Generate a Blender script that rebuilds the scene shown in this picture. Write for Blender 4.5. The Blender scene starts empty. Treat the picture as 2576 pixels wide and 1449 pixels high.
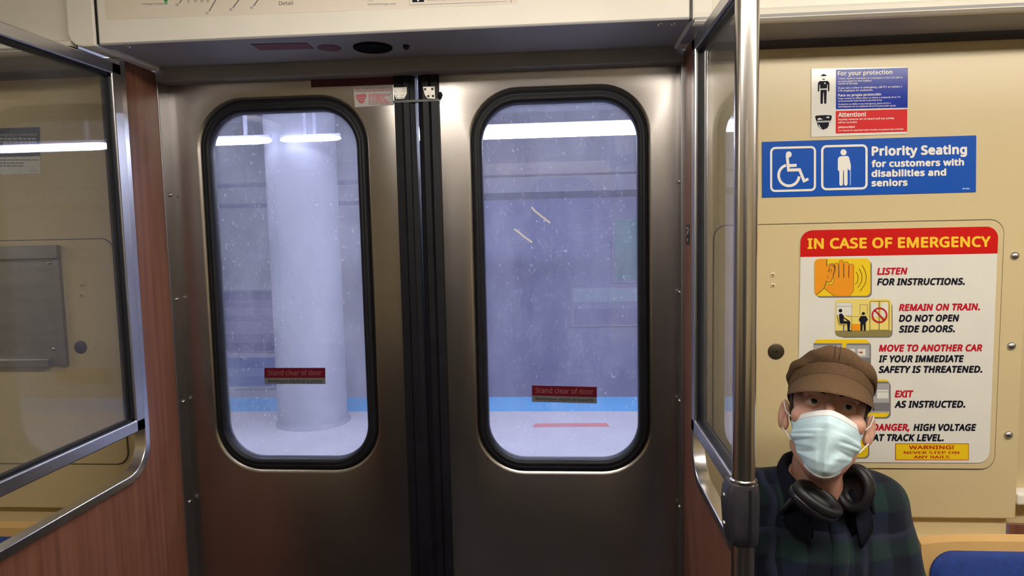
import bpy, bmesh, math, random
import numpy as np
from mathutils import Vector, Matrix
random.seed(7); rng = np.random.default_rng(7)
PI = math.pi
S = bpy.context.scene
COL = S.collection

# ------------------------------------------------------------------ camera
IMW, IMH = 2576, 1449
YAW, PITCH, ROLL, FPX = 0.078381, 0.086220, -0.021485, 1711.76
CAM = Vector((0.38143, -1.8, 1.6))
def basis():
    cy, sy, cp, sp = math.cos(YAW), math.sin(YAW), math.cos(PITCH), math.sin(PITCH)
    f = Vector((-sy*cp, cy*cp, -sp)); r = Vector((cy, sy, 0)); u = r.cross(f)
    cr, sr = math.cos(ROLL), math.sin(ROLL)
    return cr*r + sr*u, -sr*r + cr*u, f
CR, CU, CF = basis()
cd = bpy.data.cameras.new('camera'); cam = bpy.data.objects.new('camera', cd); COL.objects.link(cam)
cd.sensor_fit = 'HORIZONTAL'; cd.sensor_width = 36.0; cd.lens = 36.0*FPX/IMW; cd.clip_start = 0.02
M = Matrix.Identity(4)
for i in range(3):
    M[i][0], M[i][1], M[i][2], M[i][3] = CR[i], CU[i], -CF[i], CAM[i]
cam.matrix_world = M
S.camera = cam
def at(px, py, y):            # photo pixel -> point on the upright plane at depth y
    d = CF + CR*((px - IMW/2)/FPX) - CU*((py - IMH/2)/FPX)
    return CAM + d*((y - CAM.y)/d.y)

# ------------------------------------------------------------------ world and exposure
wd = bpy.data.worlds.new('world'); S.world = wd; wd.use_nodes = True
wd.node_tree.nodes['Background'].inputs[0].default_value = (0.5, 0.55, 0.8, 1)
wd.node_tree.nodes['Background'].inputs[1].default_value = 0.02
S.view_settings.view_transform = 'Standard'; S.view_settings.look = 'None'
S.view_settings.gamma = 1.0; S.view_settings.use_curve_mapping = False
S.view_settings.exposure = 0.0
CAR_LIGHT = 27.0            # ceiling tubes of the car
PLAT_LIGHT = 46.0           # tubes along the platform and the added fill row
CAR_TINT = (1.0, 0.925, 0.81)
PLAT_TINT = (0.76, 0.80, 1.0)

# ------------------------------------------------------------------ materials
MATS = {}
def mat(name, col, rough=0.5, metal=0.0, nscale=None, namt=0.15, stretch=(1, 1, 1), bump=0.0, spec=0.5,
        emit=0.0, coat=0.0, rvar=0.0, sss=0.0, col2=None, aniso=0.0):
    if name in MATS: return MATS[name]
    m = bpy.data.materials.new(name); m.use_nodes = True
    nt = m.node_tree; b = nt.nodes['Principled BSDF']; I = b.inputs
    I['Base Color'].default_value = (*col, 1); I['Roughness'].default_value = rough; I['Metallic'].default_value = metal
    I['Specular IOR Level'].default_value = spec
    if aniso: I['Anisotropic'].default_value = aniso
    if coat: I['Coat Weight'].default_value = coat; I['Coat Roughness'].default_value = 0.08
    if sss:
        I['Subsurface Weight'].default_value = sss; I['Subsurface Radius'].default_value = (0.012, 0.005, 0.003); I['Subsurface Scale'].default_value = 1.0
    if emit:
        I['Emission Color'].default_value = (*col, 1); I['Emission Strength'].default_value = emit
    if nscale:
        tc = nt.nodes.new('ShaderNodeTexCoord'); mp = nt.nodes.new('ShaderNodeMapping'); nz = nt.nodes.new('ShaderNodeTexNoise')
        mp.inputs['Scale'].default_value = stretch; nz.inputs['Scale'].default_value = nscale; nz.inputs['Detail'].default_value = 5
        nt.links.new(tc.outputs['Object'], mp.inputs['Vector']); nt.links.new(mp.outputs['Vector'], nz.inputs['Vector'])
        rp = nt.nodes.new('ShaderNodeValToRGB'); rp.color_ramp.elements[0].position = 0.3; rp.color_ramp.elements[1].position = 0.7
        c2 = col2 or tuple(c*(1 - namt) for c in col)
        rp.color_ramp.elements[0].color = (*c2, 1); rp.color_ramp.elements[1].color = (*col, 1)
        nt.links.new(nz.outputs['Fac'], rp.inputs['Fac']); nt.links.new(rp.outputs['Color'], I['Base Color'])
        if bump:
            bp = nt.nodes.new('ShaderNodeBump'); bp.inputs['Strength'].default_value = bump; bp.inputs['Distance'].default_value = 0.002
            nt.links.new(nz.outputs['Fac'], bp.inputs['Height']); nt.links.new(bp.outputs['Normal'], I['Normal'])
        if rvar:
            mr = nt.nodes.new('ShaderNodeMapRange'); mr.inputs[3].default_value = rough - rvar; mr.inputs[4].default_value = rough + rvar
            nt.links.new(nz.outputs['Fac'], mr.inputs[0]); nt.links.new(mr.outputs[0], I['Roughness'])
    MATS[name] = m
    return m
def glass_mat(name, tint, dirt=0.0, dirtcol=(0.8, 0.82, 0.95), refl=1.0, nscale=6.0):
    # thin sheet: clear transmission with a Schlick reflection and a film of dust
    m = bpy.data.materials.new(name); m.use_nodes = True; nt = m.node_tree; N = nt.nodes; L = nt.links
    N.clear(); out = N.new('ShaderNodeOutputMaterial')
    tr = N.new('ShaderNodeBsdfTransparent'); tr.inputs[0].default_value = (*tint, 1)
    gl = N.new('ShaderNodeBsdfGlossy'); gl.inputs['Roughness'].default_value = 0.015
    ge = N.new('ShaderNodeNewGeometry'); dp = N.new('ShaderNodeVectorMath'); dp.operation = 'DOT_PRODUCT'
    L.new(ge.outputs['Normal'], dp.inputs[0]); L.new(ge.outputs['Incoming'], dp.inputs[1])
    ab = N.new('ShaderNodeMath'); ab.operation = 'ABSOLUTE'; L.new(dp.outputs['Value'], ab.inputs[0])
    om = N.new('ShaderNodeMath'); om.operation = 'SUBTRACT'; om.inputs[0].default_value = 1; L.new(ab.outputs[0], om.inputs[1])
    pw = N.new('ShaderNodeMath'); pw.operation = 'POWER'; pw.inputs[1].default_value = 5; L.new(om.outputs[0], pw.inputs[0])
    ma = N.new('ShaderNodeMath'); ma.operation = 'MULTIPLY_ADD'; ma.inputs[1].default_value = 0.95*refl; ma.inputs[2].default_value = 0.042*refl
    L.new(pw.outputs[0], ma.inputs[0])
    mx = N.new('ShaderNodeMixShader'); L.new(ma.outputs[0], mx.inputs[0]); L.new(tr.outputs[0], mx.inputs[1]); L.new(gl.outputs[0], mx.inputs[2])
    last = mx
    if dirt:
        tc = N.new('ShaderNodeTexCoord'); mp = N.new('ShaderNodeMapping'); mp.inputs['Scale'].default_value = (1.0, 1.0, 0.45)
        nz = N.new('ShaderNodeTexNoise'); nz.inputs['Scale'].default_value = nscale; nz.inputs['Detail'].default_value = 8; nz.inputs['Roughness'].default_value = 0.62
        L.new(tc.outputs['Object'], mp.inputs[0]); L.new(mp.outputs[0], nz.inputs['Vector'])
        sp = N.new('ShaderNodeTexNoise'); sp.inputs['Scale'].default_value = 190; sp.inputs['Detail'].default_value = 1
        L.new(mp.outputs[0], sp.inputs['Vector'])
        r2 = N.new('ShaderNodeMapRange'); r2.inputs[1].default_value = 0.66; r2.inputs[2].default_value = 0.78; r2.inputs[3].default_value = 0; r2.inputs[4].default_value = dirt*1.6
        L.new(sp.outputs['Fac'], r2.inputs[0])
        r1 = N.new('ShaderNodeMapRange'); r1.inputs[1].default_value = 0.35; r1.inputs[2].default_value = 0.75; r1.inputs[3].default_value = dirt*0.25; r1.inputs[4].default_value = dirt
        L.new(nz.outputs['Fac'], r1.inputs[0])
        ad = N.new('ShaderNodeMath'); ad.operation = 'ADD'; L.new(r1.outputs[0], ad.inputs[0]); L.new(r2.outputs[0], ad.inputs[1])
        tl = N.new('ShaderNodeBsdfTranslucent'); tl.inputs[0].default_value = (*dirtcol, 1)
        df = N.new('ShaderNodeBsdfDiffuse'); df.inputs[0].default_value = (*dirtcol, 1)
        m0 = N.new('ShaderNodeMixShader'); m0.inputs[0].default_value = 0.65; L.new(df.outputs[0], m0.inputs[1]); L.new(tl.outputs[0], m0.inputs[2])
        m2 = N.new('ShaderNodeMixShader'); L.new(ad.outputs[0], m2.inputs[0]); L.new(mx.outputs[0], m2.inputs[1]); L.new(m0.outputs[0], m2.inputs[2]); last = m2
    L.new(last.outputs[0], out.inputs[0])
    return m

STEEL = mat('brushed_steel', (0.42, 0.39, 0.375), 0.27, 1.0, 2.0, 0.07, (0.5, 1.0, 9.0))
CHROME = mat('polished_steel', (0.70, 0.68, 0.66), 0.16, 1.0, 9.0, 0.12, (1, 1, 0.2), rvar=0.05)
ALU = mat('satin_aluminium', (0.60, 0.59, 0.60), 0.33, 1.0, 14.0, 0.12, (1, 1, 0.3), rvar=0.06)
RUBBER = mat('black_rubber', (0.007, 0.007, 0.012), 0.5, 0, 18.0, 0.4, rvar=0.08, spec=0.3)
BLACK = mat('black_plastic', (0.012, 0.012, 0.016), 0.35, 0, 30.0, 0.3)
BEIGE = mat('beige_melamine', (0.60, 0.49, 0.285), 0.27)
CREAM = mat('cream_panel', (0.82, 0.78, 0.70), 0.45, 0, 6.0, 0.06)
GREYP = mat('grey_panel', (0.33, 0.32, 0.33), 0.5, 0, 9.0, 0.12)
WOOD = mat('woodgrain_laminate', (0.225, 0.095, 0.060), 0.36, 0, 6.0, 0.4, (11.0, 11.0, 0.4), 0.02, col2=(0.145, 0.052, 0.033))
TAN = mat('tan_fibreglass', (0.66, 0.42, 0.17), 0.28, 0, 12.0, 0.08)
BLUECUSH = mat('blue_upholstery', (0.012, 0.05, 0.30), 0.7, 0, 60.0, 0.35, bump=0.2)
WHITEV = mat('white_vinyl', (0.72, 0.71, 0.66), 0.35, 0, 10.0, 0.05)
GLOSSW = mat('glossy_white_vinyl', (0.74, 0.73, 0.68), 0.13, 0, 9.0, 0.05, bump=0.06)
GREYW = mat('aged_white_vinyl', (0.50, 0.48, 0.47), 0.5, 0, 25.0, 0.2)
BLUEV = mat('blue_vinyl', (0.0, 0.075, 0.44), 0.45, 0, 9.0, 0.06, spec=0.2)
NAVYV = mat('deep_blue_vinyl', (0.004, 0.03, 0.36), 0.16, 0, 9.0, 0.08, bump=0.05, spec=0.22)
NOTICEB = mat('slate_vinyl', (0.018, 0.024, 0.05), 0.4, 0, 9.0, 0.1)
REDV = mat('red_vinyl', (0.56, 0.006, 0.005), 0.4, 0, 9.0, 0.04, spec=0.2)
REDG = mat('glossy_red_vinyl', (0.66, 0.03, 0.035), 0.16, 0, 9.0, 0.06, bump=0.05, spec=0.22)
MAROON = mat('faded_maroon_vinyl', (0.095, 0.007, 0.018), 0.45, 0, 40.0, 0.35)
YELV = mat('yellow_ink', (0.80, 0.55, 0.008), 0.4)
YELT = mat('pale_yellow_ink', (0.76, 0.62, 0.17), 0.4)
GOLD = mat('golden_letter_ink', (0.85, 0.52, 0.02), 0.4)
ORANGE = mat('orange_ink', (0.78, 0.29, 0.005), 0.4)
DARKL = mat('brown_line_ink', (0.06, 0.03, 0.005), 0.5)
BLACKI = mat('blue_black_ink', (0.007, 0.007, 0.018), 0.6, spec=0.15)
REDI = mat('crimson_ink', (0.47, 0.008, 0.022), 0.5, spec=0.2)
GREYI = mat('grey_ink', (0.16, 0.16, 0.17), 0.5)
GREYL = mat('light_grey_ink', (0.36, 0.36, 0.38), 0.5)
OLIVE = mat('olive_ink', (0.24, 0.20, 0.065), 0.5)
GREENI = mat('green_ink', (0.01, 0.24, 0.08), 0.5)
WHITEI = mat('white_ink', (0.78, 0.76, 0.70), 0.4)
BLUEI = mat('pale_blue_ink', (0.35, 0.55, 0.85), 0.4)

# ------------------------------------------------------------------ mesh building
class MB:
    def __init__(s): s.v = []; s.f = []; s.m = []; s.mats = []
    def mi(s, m):
        if m not in s.mats: s.mats.append(m)
        return s.mats.index(m)
    def add(s, vs, fs, m):
        o = len(s.v); s.v.extend([tuple(v) for v in vs]); k = s.mi(m)
        for f in fs: s.f.append([i + o for i in f]); s.m.append(k)
        return s
    def box(s, x0, x1, y0, y1, z0, z1, m):
        x0, x1 = min(x0, x1), max(x0, x1); y0, y1 = min(y0, y1), max(y0, y1); z0, z1 = min(z0, z1), max(z0, z1)
        v = [(x0, y0, z0), (x1, y0, z0), (x1, y1, z0), (x0, y1, z0), (x0, y0, z1), (x1, y0, z1), (x1, y1, z1), (x0, y1, z1)]
        return s.add(v, [(0, 3, 2, 1), (4, 5, 6, 7), (0, 1, 5, 4), (1, 2, 6, 5), (2, 3, 7, 6), (3, 0, 4, 7)], m)
    def prism(s, poly, axis, a0, a1, m):          # poly: 2-D outline in the other two axes (x,y,z order)
        def P(p, a):
            return [(a, p[0], p[1]), (p[0], a, p[1]), (p[0], p[1], a)][axis]
        n = len(poly); v = [P(p, a0) for p in poly] + [P(p, a1) for p in poly]
        f = [list(range(n)), list(range(2*n - 1, n - 1, -1))] + [(i, i + n, (i + 1) % n + n, (i + 1) % n) for i in range(n)]
        return s.add(v, f, m)
    def rings(s, rings, m, closed=True, cap0=False, cap1=False):
        n = len(rings[0]); v = [p for r in rings for p in r]; f = []
        for k in range(len(rings) - 1):
            for i in range(n if closed else n - 1):
                j = (i + 1) % n; f.append((k*n + i, k*n + j, (k + 1)*n + j, (k + 1)*n + i))
        if cap0: f.append(list(range(n - 1, -1, -1)))
        if cap1: f.append([(len(rings) - 1)*n + i for i in range(n)])
        return s.add(v, f, m)
    def tube(s, pts, r, m, n=10, caps=True):
        pts = [Vector(p) for p in pts]; rs = r if isinstance(r, (list, tuple)) else [r]*len(pts)
        rg = []; prev = None
        for i, p in enumerate(pts):
            t = (pts[min(i + 1, len(pts) - 1)] - pts[max(i - 1, 0)]).normalized()
            if prev is None:
                a = Vector((0, 0, 1)) if abs(t.z) < 0.9 else Vector((1, 0, 0)); nx = t.cross(a).normalized()
            else: nx = (prev - t*prev.dot(t)).normalized()
            prev = nx; ny = t.cross(nx)
            rg.append([p + (nx*math.cos(2*PI*k/n) + ny*math.sin(2*PI*k/n))*rs[i] for k in range(n)])
        return s.rings(rg, m, True, caps, caps)
    def lathe(s, c, axis, prof, m, n=24):         # prof: (radius, height along axis)
        c = Vector(c); a = Vector(axis).normalized(); u = a.orthogonal().normalized(); w = a.cross(u)
        rg = [[c + a*h + (u*math.cos(2*PI*k/n) + w*math.sin(2*PI*k/n))*max(r, 1e-5) for k in range(n)] for r, h in prof]
        return s.rings(rg, m, True, True, True)
    def build(s, name, parent=None, smooth=False, bevel=0.0, sub=0, seg=2, solid=0.0):
        me = bpy.data.meshes.new(name); me.from_pydata(s.v, [], s.f)
        for m in s.mats: me.materials.append(m)
        me.polygons.foreach_set('material_index', s.m)
        bm = bmesh.new(); bm.from_mesh(me); bmesh.ops.recalc_face_normals(bm, faces=bm.faces); bm.to_mesh(me); bm.free()
        if smooth:
            me.polygons.foreach_set('use_smooth', [True]*len(me.polygons))
            if smooth != 'all':
                try: me.set_sharp_from_angle(angle=math.radians(40))
                except Exception: pass
        o = bpy.data.objects.new(name, me); COL.objects.link(o)
        if parent is not None: o.parent = parent; o.matrix_parent_inverse = Matrix.Translation(-parent.location) if parent.parent is None else Matrix.Identity(4)
        if solid:
            md = o.modifiers.new('thickness', 'SOLIDIFY'); md.thickness = solid; md.offset = 0
        if bevel:
            md = o.modifiers.new('edges', 'BEVEL'); md.width = bevel; md.segments = seg; md.limit_method = 'ANGLE'; md.angle_limit = math.radians(35); md.harden_normals = False
        if sub:
            md = o.modifiers.new('smooth', 'SUBSURF'); md.levels = sub; md.render_levels = sub
        return o
def tag(o, label=None, cat=None, group=None, kind=None):
    if label: o['label'] = label
    if cat: o['category'] = cat
    if group: o['group'] = group
    if kind: o['kind'] = kind
    return o
def thing(name, loc, label, cat, group=None, kind=None):
    o = bpy.data.objects.new(name, None); COL.objects.link(o); o.location = loc; o.empty_display_size = 0.05
    return tag(o, label, cat, group, kind)
def rrect(x0, x1, z0, z1, r, n=8):
    rs = r if isinstance(r, (list, tuple)) else [r]*4        # bl, br, tr, tl
    out = []
    for (cx, cz, a0, rr) in ((x0 + rs[0], z0 + rs[0], PI, rs[0]), (x1 - rs[1], z0 + rs[1], 1.5*PI, rs[1]), (x1 - rs[2], z1 - rs[2], 0, rs[2]), (x0 + rs[3], z1 - rs[3], 0.5*PI, rs[3])):
        for k in range(n + 1):
            a = a0 + 0.5*PI*k/n; out.append((cx + rr*math.cos(a), cz + rr*math.sin(a)))
    return out
def ring_at(poly, y): return [(p[0], y, p[1]) for p in poly]
def frect(x0, x1, z0, z1, n=8):                 # a plain rectangle with as many points as rrect, spread to the corners
    out = []
    for (cx, cz) in ((x0, z0), (x1, z0), (x1, z1), (x0, z1)):
        for k in range(n + 1): out.append((cx, cz))
    return out
def screw(parent, c, axis, r, m=None, name='screw'):
    b = MB(); b.lathe(c, axis, [(r, 0), (r, r*0.25), (r*0.8, r*0.6), (r*0.4, r*0.75), (0, r*0.8)], m or CHROME, 14)
    return b.build(name, parent, smooth=True)

# ------------------------------------------------------------------ print: flat graphics laid on a face
_font_cache = {}
def sans():                    # the plain sans that ships with Blender; its built-in face if that is missing
    try: return bpy.data.fonts.load(bpy.utils.system_resource('DATAFILES', path='fonts') + '/NotoSansHebrew-Regular.woff2')
    except Exception: return None
SANS = sans()
def text_mesh(s, bold, shear):
    key = (s, bold, shear)
    if key in _font_cache: return _font_cache[key]
    cu = bpy.data.curves.new('t', 'FONT'); cu.body = s; cu.size = 1.0
    if SANS: cu.font = SANS
    cu.shear = shear; cu.resolution_u = 2; cu.space_character = 1.0 + bold*1.5
    ob = bpy.data.objects.new('t', cu); COL.objects.link(ob)
    dg = bpy.context.evaluated_depsgraph_get(); dg.update(); ev = ob.evaluated_get(dg); me = ev.to_mesh()
    v = np.array([p.co[:] for p in me.vertices]); f = [list(p.vertices) for p in me.polygons]
    ev.to_mesh_clear(); bpy.data.objects.remove(ob); bpy.data.curves.remove(cu)
    _font_cache[key] = (v, f); return v, f
CAPH = None
def cap_height():
    global CAPH
    if CAPH is None:
        v, f = text_mesh('H', 0.0, 0.0); CAPH = v[:, 1].max() - v[:, 1].min()
    return CAPH
class Print:
    def __init__(s, y, conv=None): s.y = y; s.conv = conv or (lambda x, z: (x, z)); s.mb = MB()
    def P(s, p, lay):
        x, z = s.conv(*p); q = at(x, z, s.y); return (q.x, s.y - lay*0.00035, q.z)
    def poly(s, pts, m, lay=1): s.mb.add([s.P(p, lay) for p in pts], [list(range(len(pts)))], m); return s
    def rect(s, x0, y0, x1, y1, m, lay=1, dy=0.0): return s.poly([(x0, y0), (x1, y0 + dy), (x1, y1 + dy), (x0, y1)], m, lay)
    def rr(s, x0, y0, x1, y1, r, m, lay=1, sk=0.0):
        return s.poly([(x, z + sk*(x - x0)) for x, z in rrect(x0, x1, y0, y1, r, 5)], m, lay)
    def disc(s, cx, cy, r, m, lay=1, ry=None):
        ry = ry or r; return s.poly([(cx + r*math.cos(2*PI*k/24), cy + ry*math.sin(2*PI*k/24)) for k in range(24)], m, lay)
    def stroke(s, pts, w, m, lay=1, closed=False):
        pts = [Vector((p[0], p[1])) for p in pts]; n = len(pts); L = []; R = []
        for i in range(n):
            a = pts[(i - 1) % n] if (closed or i > 0) else pts[i]; b = pts[(i + 1) % n] if (closed or i < n - 1) else pts[i]
            t = (b - a); t = t.normalized() if t.length > 0 else Vector((1, 0)); nn = Vector((-t.y, t.x))
            if 0 < i < n - 1 or closed:
                d1 = (pts[i] - a).normalized(); d2 = (b - pts[i]).normalized(); c = max(0.35, math.sqrt(max(0, (1 + d1.dot(d2))/2))); nn = nn/c
            L.append(pts[i] + nn*w/2); R.append(pts[i] - nn*w/2)
        k = n if closed else n - 1
        vs = [s.P(p, lay) for p in L + R]
        s.mb.add(vs, [(i, (i + 1) % n, n + (i + 1) % n, n + i) for i in range(k)], m); return s
    def text(s, t, x0, yb, x1, caph, m, lay=2, dyb=0.0, bold=0.0, shear=0.0):
        # left end x0, right end x1, baseline yb (dyb: change over the width), capital height caph: all photo pixels
        v, f = text_mesh(t, bold, shear); lo, hi = v[:, 0].min() - bold, v[:, 0].max() + bold; ch = cap_height() + 2*bold
        if bold == 0: dirs = [(0, 0)]
        elif caph < 9: dirs = [(-bold, 0), (bold, 0)]
        else: dirs = [(0, 0)] + [(bold*math.cos(PI*k/4), bold*math.sin(PI*k/4)) for k in range(8)]      # heavier weight: the outline swept in a small circle
        for j, (ox, oy) in enumerate(dirs):
            vs = []
            for q in v:
                u = (q[0] + ox - lo)/(hi - lo); vs.append(s.P2(x0 + (x1 - x0)*u, yb + dyb*u - (q[1] + oy + bold)*caph/ch, lay + j*0.07))
            s.mb.add(vs, f, m)
        return s
    def P2(s, px, py, lay):
        q = at(px, py, s.y); return (q.x, s.y - lay*0.00035, q.z)
    def bars(s, x0, y0, x1, y1, m, lay=2, w=1.6, dy=0.0):     # a line of print too small to read
        x = x0
        while x < x1:
            l = random.uniform(4, 13); e = min(x + l, x1)
            s.mb.add([s.P2(a, b + dy*(a - x0)/max(1, (x1 - x0)), lay) for a, b in ((x, y0), (e, y0), (e, y1), (x, y1))], [(0, 1, 2, 3)], m); x = e + w
        return s
    def done(s, name, parent, label=None):
        o = s.mb.build(name, parent)
        if label: o['label'] = label
        s.mb = MB(); return o
def zm(ox, oy, k): return lambda x, y: (ox + x/k, oy + y/k)
def quad_board(name, parent, pts, y, t, m, r=None):     # a board of thickness t whose four corners are photo pixels on plane y
    q = [at(px, py, y) for px, py in pts]; b = MB()
    b.prism([(p.x, p.z) for p in q], 1, y, y + t, m)
    return b.build(name, parent)

# ================================================================== SETTING: the car shell
WY = -0.100                                  # face of the beige side wall
X0, X1 = -4.0, 4.0                           # length of car built
ZH = 2.035                                   # underside of the door header
b = MB(); b.box(X0, X1, -2.75, 0.06, -0.06, 0.0, mat('floor_rubber', (0.022, 0.020, 0.024), 0.4, 0, 90, 0.5))
tag(b.build('floor'), 'dark speckled floor of the train car', 'floor', kind='structure')
ceil = thing('ceiling', (0, -1.2, 2.22), 'cream ceiling of the train car', 'ceiling', kind='structure')
b = MB(); b.box(X0, X1, -2.65, 0.05, 2.22, 2.26, CREAM); b.build('ceiling_panel', ceil)
TUBE = mat('fluorescent_diffuser', CAR_TINT, 0.5, emit=CAR_LIGHT)
for xa in (-3.6, -0.42, 0.80, 2.02):         # one lamp, left of the doors, is out of the row
    b = MB(); b.prism([(-1.28, 2.221), (-1.265, 2.185), (-1.235, 2.172), (-1.165, 2.172), (-1.135, 2.185), (-1.12, 2.221)], 0, xa, xa + 1.15, TUBE)
    b.build('light_diffuser', ceil, smooth=True)

# the side wall to the right of the door: upper beige panel, ledge below it
def side_wall(name, xa, xb, label, bolts):
    w = thing(name, ((xa + xb)/2, WY, 0), label, 'wall', kind='structure')
    b = MB(); b.box(xa, xb, WY, WY + 0.03, 0.866, 2.06, BEIGE); b.build('upper_panel', w, bevel=0.004)
    b = MB(); b.box(xa, xb + (-0.012 if xb > 0 else 0), WY + 0.016, WY + 0.04, 0.80, 0.87, BEIGE); b.build('ledge_band', w)
    b = MB(); b.box(xa, xb - 0.006, WY - 0.02, WY + 0.04, 0.795, 0.818, BEIGE); b.build('ledge', w, bevel=0.006)
    b = MB(); b.box(xa, xb, WY + 0.01, WY + 0.04, 0.0, 0.80, WOOD); b.build('lower_panel', w)
    b = MB(); b.box(xa, xb, WY - 0.004, WY + 0.01, 2.012, 2.035, mat('dark_trim', (0.05, 0.035, 0.028), 0.5)); b.build('top_strip', w)
    for (x, z) in bolts: screw(w, (x, WY, z), (0, -1, 0), 0.0095, ALU, 'bolt')
    return w
side_wall('wall_right', 0.70, 1.473, 'beige side wall with signs right of the doors', [(1.444, 1.512), (1.445, 1.296), (1.447, 1.078)])
side_wall('wall_left', -1.75, -0.70, 'beige side wall seen through the left windscreen', [])
def window_bay(name, xa, xb, label):
    w = thing(name, ((xa + xb)/2, -0.05, 0), label, 'window', kind='structure')
    b = MB(); o = frect(xa, xb, 0.0, 2.06); i_ = rrect(xa + 0.05, xb - 0.05, 0.98, 1.78, 0.06)
    b.rings([ring_at(o, -0.03), ring_at(o, -0.06), ring_at(i_, -0.06), ring_at(i_, -0.03)], BEIGE); b.build('window_surround', w)
    b = MB(); j = rrect(xa + 0.075, xb - 0.075, 1.005, 1.755, 0.05)
    b.rings([ring_at(i_, -0.068), ring_at(j, -0.068), ring_at(j, -0.04), ring_at(i_, -0.04), ring_at(i_, -0.068)], RUBBER); b.build('gasket', w)
    b = MB(); b.box(xa + 0.06, xb - 0.06, -0.046, -0.042, 0.99, 1.77, PANE_SIDE); b.build('pane', w)
    b = MB(); b.box(xa, xb, -0.10, -0.05, 0.90, 0.93, CREAM); b.build('sill', w, bevel=0.006)
    b = MB(); b.box(xa, xb, -0.075, -0.062, 0.0, 0.84, WOOD); b.build('lower_panel', w)
PANE_SIDE = glass_mat('side_window_glass', (0.35, 0.36, 0.42), 0.05)
window_bay('window_1', 1.475, 3.96, 'side window bay at the right edge of view')
window_bay('window_2', -3.96, -1.752, 'side window bay beyond the left wall')
# far ends and the wall behind the photographer (they light and mirror in the metal)
rear = thing('wall_rear', (0, -2.65, 0), 'opposite side wall of the car behind the viewer', 'wall', kind='structure')
b = MB(); b.box(X0, X1, -2.70, -2.66, 0.85, 2.24, BEIGE); b.build('upper_panel', rear)
b = MB(); b.box(X0, X1, -2.70, -2.65, 0.0, 0.85, mat('shaded_lower_panel', (0.03, 0.022, 0.024), 0.6)); b.build('lower_panel', rear)  # dark colour stands in for seats and people in shadow
b = MB(); b.box(-0.68, 0.68, -2.66, -2.64, 0.0, 2.03, STEEL)
for s in (-1, 1): b.prism(rrect(s*0.37 - 0.2, s*0.37 + 0.2, 0.97, 1.93, 0.09), 1, -2.64, -2.632, RUBBER)
b.build('rear_door_panel', rear)
for s in (-1, 1):
    b = MB(); b.box(s*0.69, s*4.0, -2.66, -2.30, 2.03, 2.24, CREAM); b.build('rear_cove', rear)
for nm, x, lb in (('wall_end', X0, 'end wall of the car far left'), ('wall_far_end', X1, 'end wall of the car far right')):
    b = MB(); b.box(x - 0.03, x + 0.03, -2.7, 0.06, 0.0, 2.26, BEIGE)
    tag(b.build(nm), lb, 'wall', kind='structure')

# ------------------------------------------------------------------ header above the doors and coves either side
hd = thing('trim_1', (0, -0.3, ZH), 'cream and steel header box above the doors with the route map', 'door header', kind='structure')
b = MB()
b.box(-0.658, 0.652, -0.30, -0.285, ZH, 2.22, CREAM)
b.build('header_face', hd, bevel=0.003)
b = MB(); b.box(-0.658, 0.652, -0.2995, -0.262, ZH - 0.003, ZH + 0.004, GREYP); b.build('header_lip', hd, bevel=0.002)
b = MB(); b.box(-0.675, 0.675, -0.27, 0.05, ZH + 0.004, ZH + 0.03, GREYP); b.build('header_soffit', hd)
b = MB(); b.box(-0.684, 0.684, -0.052, 0.05, 2.005, ZH + 0.01, GREYP); b.build('door_head_rail', hd, bevel=0.003)
for x, y in ((-0.60, -0.285), (0.592, -0.279), (0.62, -0.275)): screw(hd, (x, y, ZH - 0.003), (0, 0, -1), 0.006)
sp = MB(); sp.lathe((-0.067, -0.166, ZH + 0.004), (0, 0, -1), [(0.046, 0), (0.046, 0.003), (0.043, 0.005), (0.040, 0.004), (0, 0.004)], mat('speaker_cloth', (0.006, 0.006, 0.009), 0.95, spec=0.1), 32)
tag(sp.build('speaker_grille', None, smooth=True), 'round black speaker grille under the door header', 'speaker')
cam_ = MB(); cam_.lathe((0.014, -0.168, ZH + 0.004), (0, 0, -1), [(0.008, 0), (0.008, 0.006), (0.004, 0.010), (0, 0.011)], BLACK, 12)
tag(cam_.build('small_fitting', None, smooth=True), 'tiny dark fitting under the header right of the speaker', 'fitting')
def zsticker(name, poly, label, m=MAROON):
    b = MB(); b.prism(poly, 2, ZH + 0.0028, ZH + 0.0045, m); tag(b.build(name), label, 'sticker')
zsticker('red_sticker', [(-0.335, -0.236), (-0.205, -0.226), (-0.206, -0.176), (-0.336, -0.184)], 'faded red rectangular sticker under the door header', mat('faded_red', (0.20, 0.014, 0.032), 0.5, 0, 60, 0.4))
zsticker('round_sticker', [(-0.170 + 0.028*math.cos(2*PI*k/24), -0.176 + 0.028*math.sin(2*PI*k/24)) for k in range(24)], 'round faded red sticker beside the speaker grille', mat('faded_red_round', (0.19, 0.02, 0.04), 0.5, 0, 60, 0.5))

def cove(name, xa, xb, label, side):
    c = thing(name, ((xa + xb)/2, -0.3, ZH), label, 'cove', kind='structure')
    zl = 2.022
    b = MB(); b.box(xa, xb, -0.305, -0.12, 2.028, 2.034, GREYP); b.build('soffit', c)
    b = MB(); b.prism([(-0.272, 2.22), (-0.272, 2.062), (-0.285, 2.05), (-0.30, 2.045), (-0.305, zl + 0.004), (-0.295, zl), (-0.28, zl), (-0.28, 2.22)], 0, xa, xb, mat('bright_lip', (0.80, 0.77, 0.68), 0.3, 0, 8, 0.05)); b.build('lip_rail', c)
    b = MB(); b.box(xa, xb, -0.276, -0.271, 2.056, 2.22, WHITEV); b.build('card_panel', c)
    return c
cove('trim_2', 0.66, 3.96, 'cove with advertising cards above the right wall', 1)
cv = cove('trim_3', -3.96, -0.725, 'cream cove above the left wall', -1)
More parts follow.
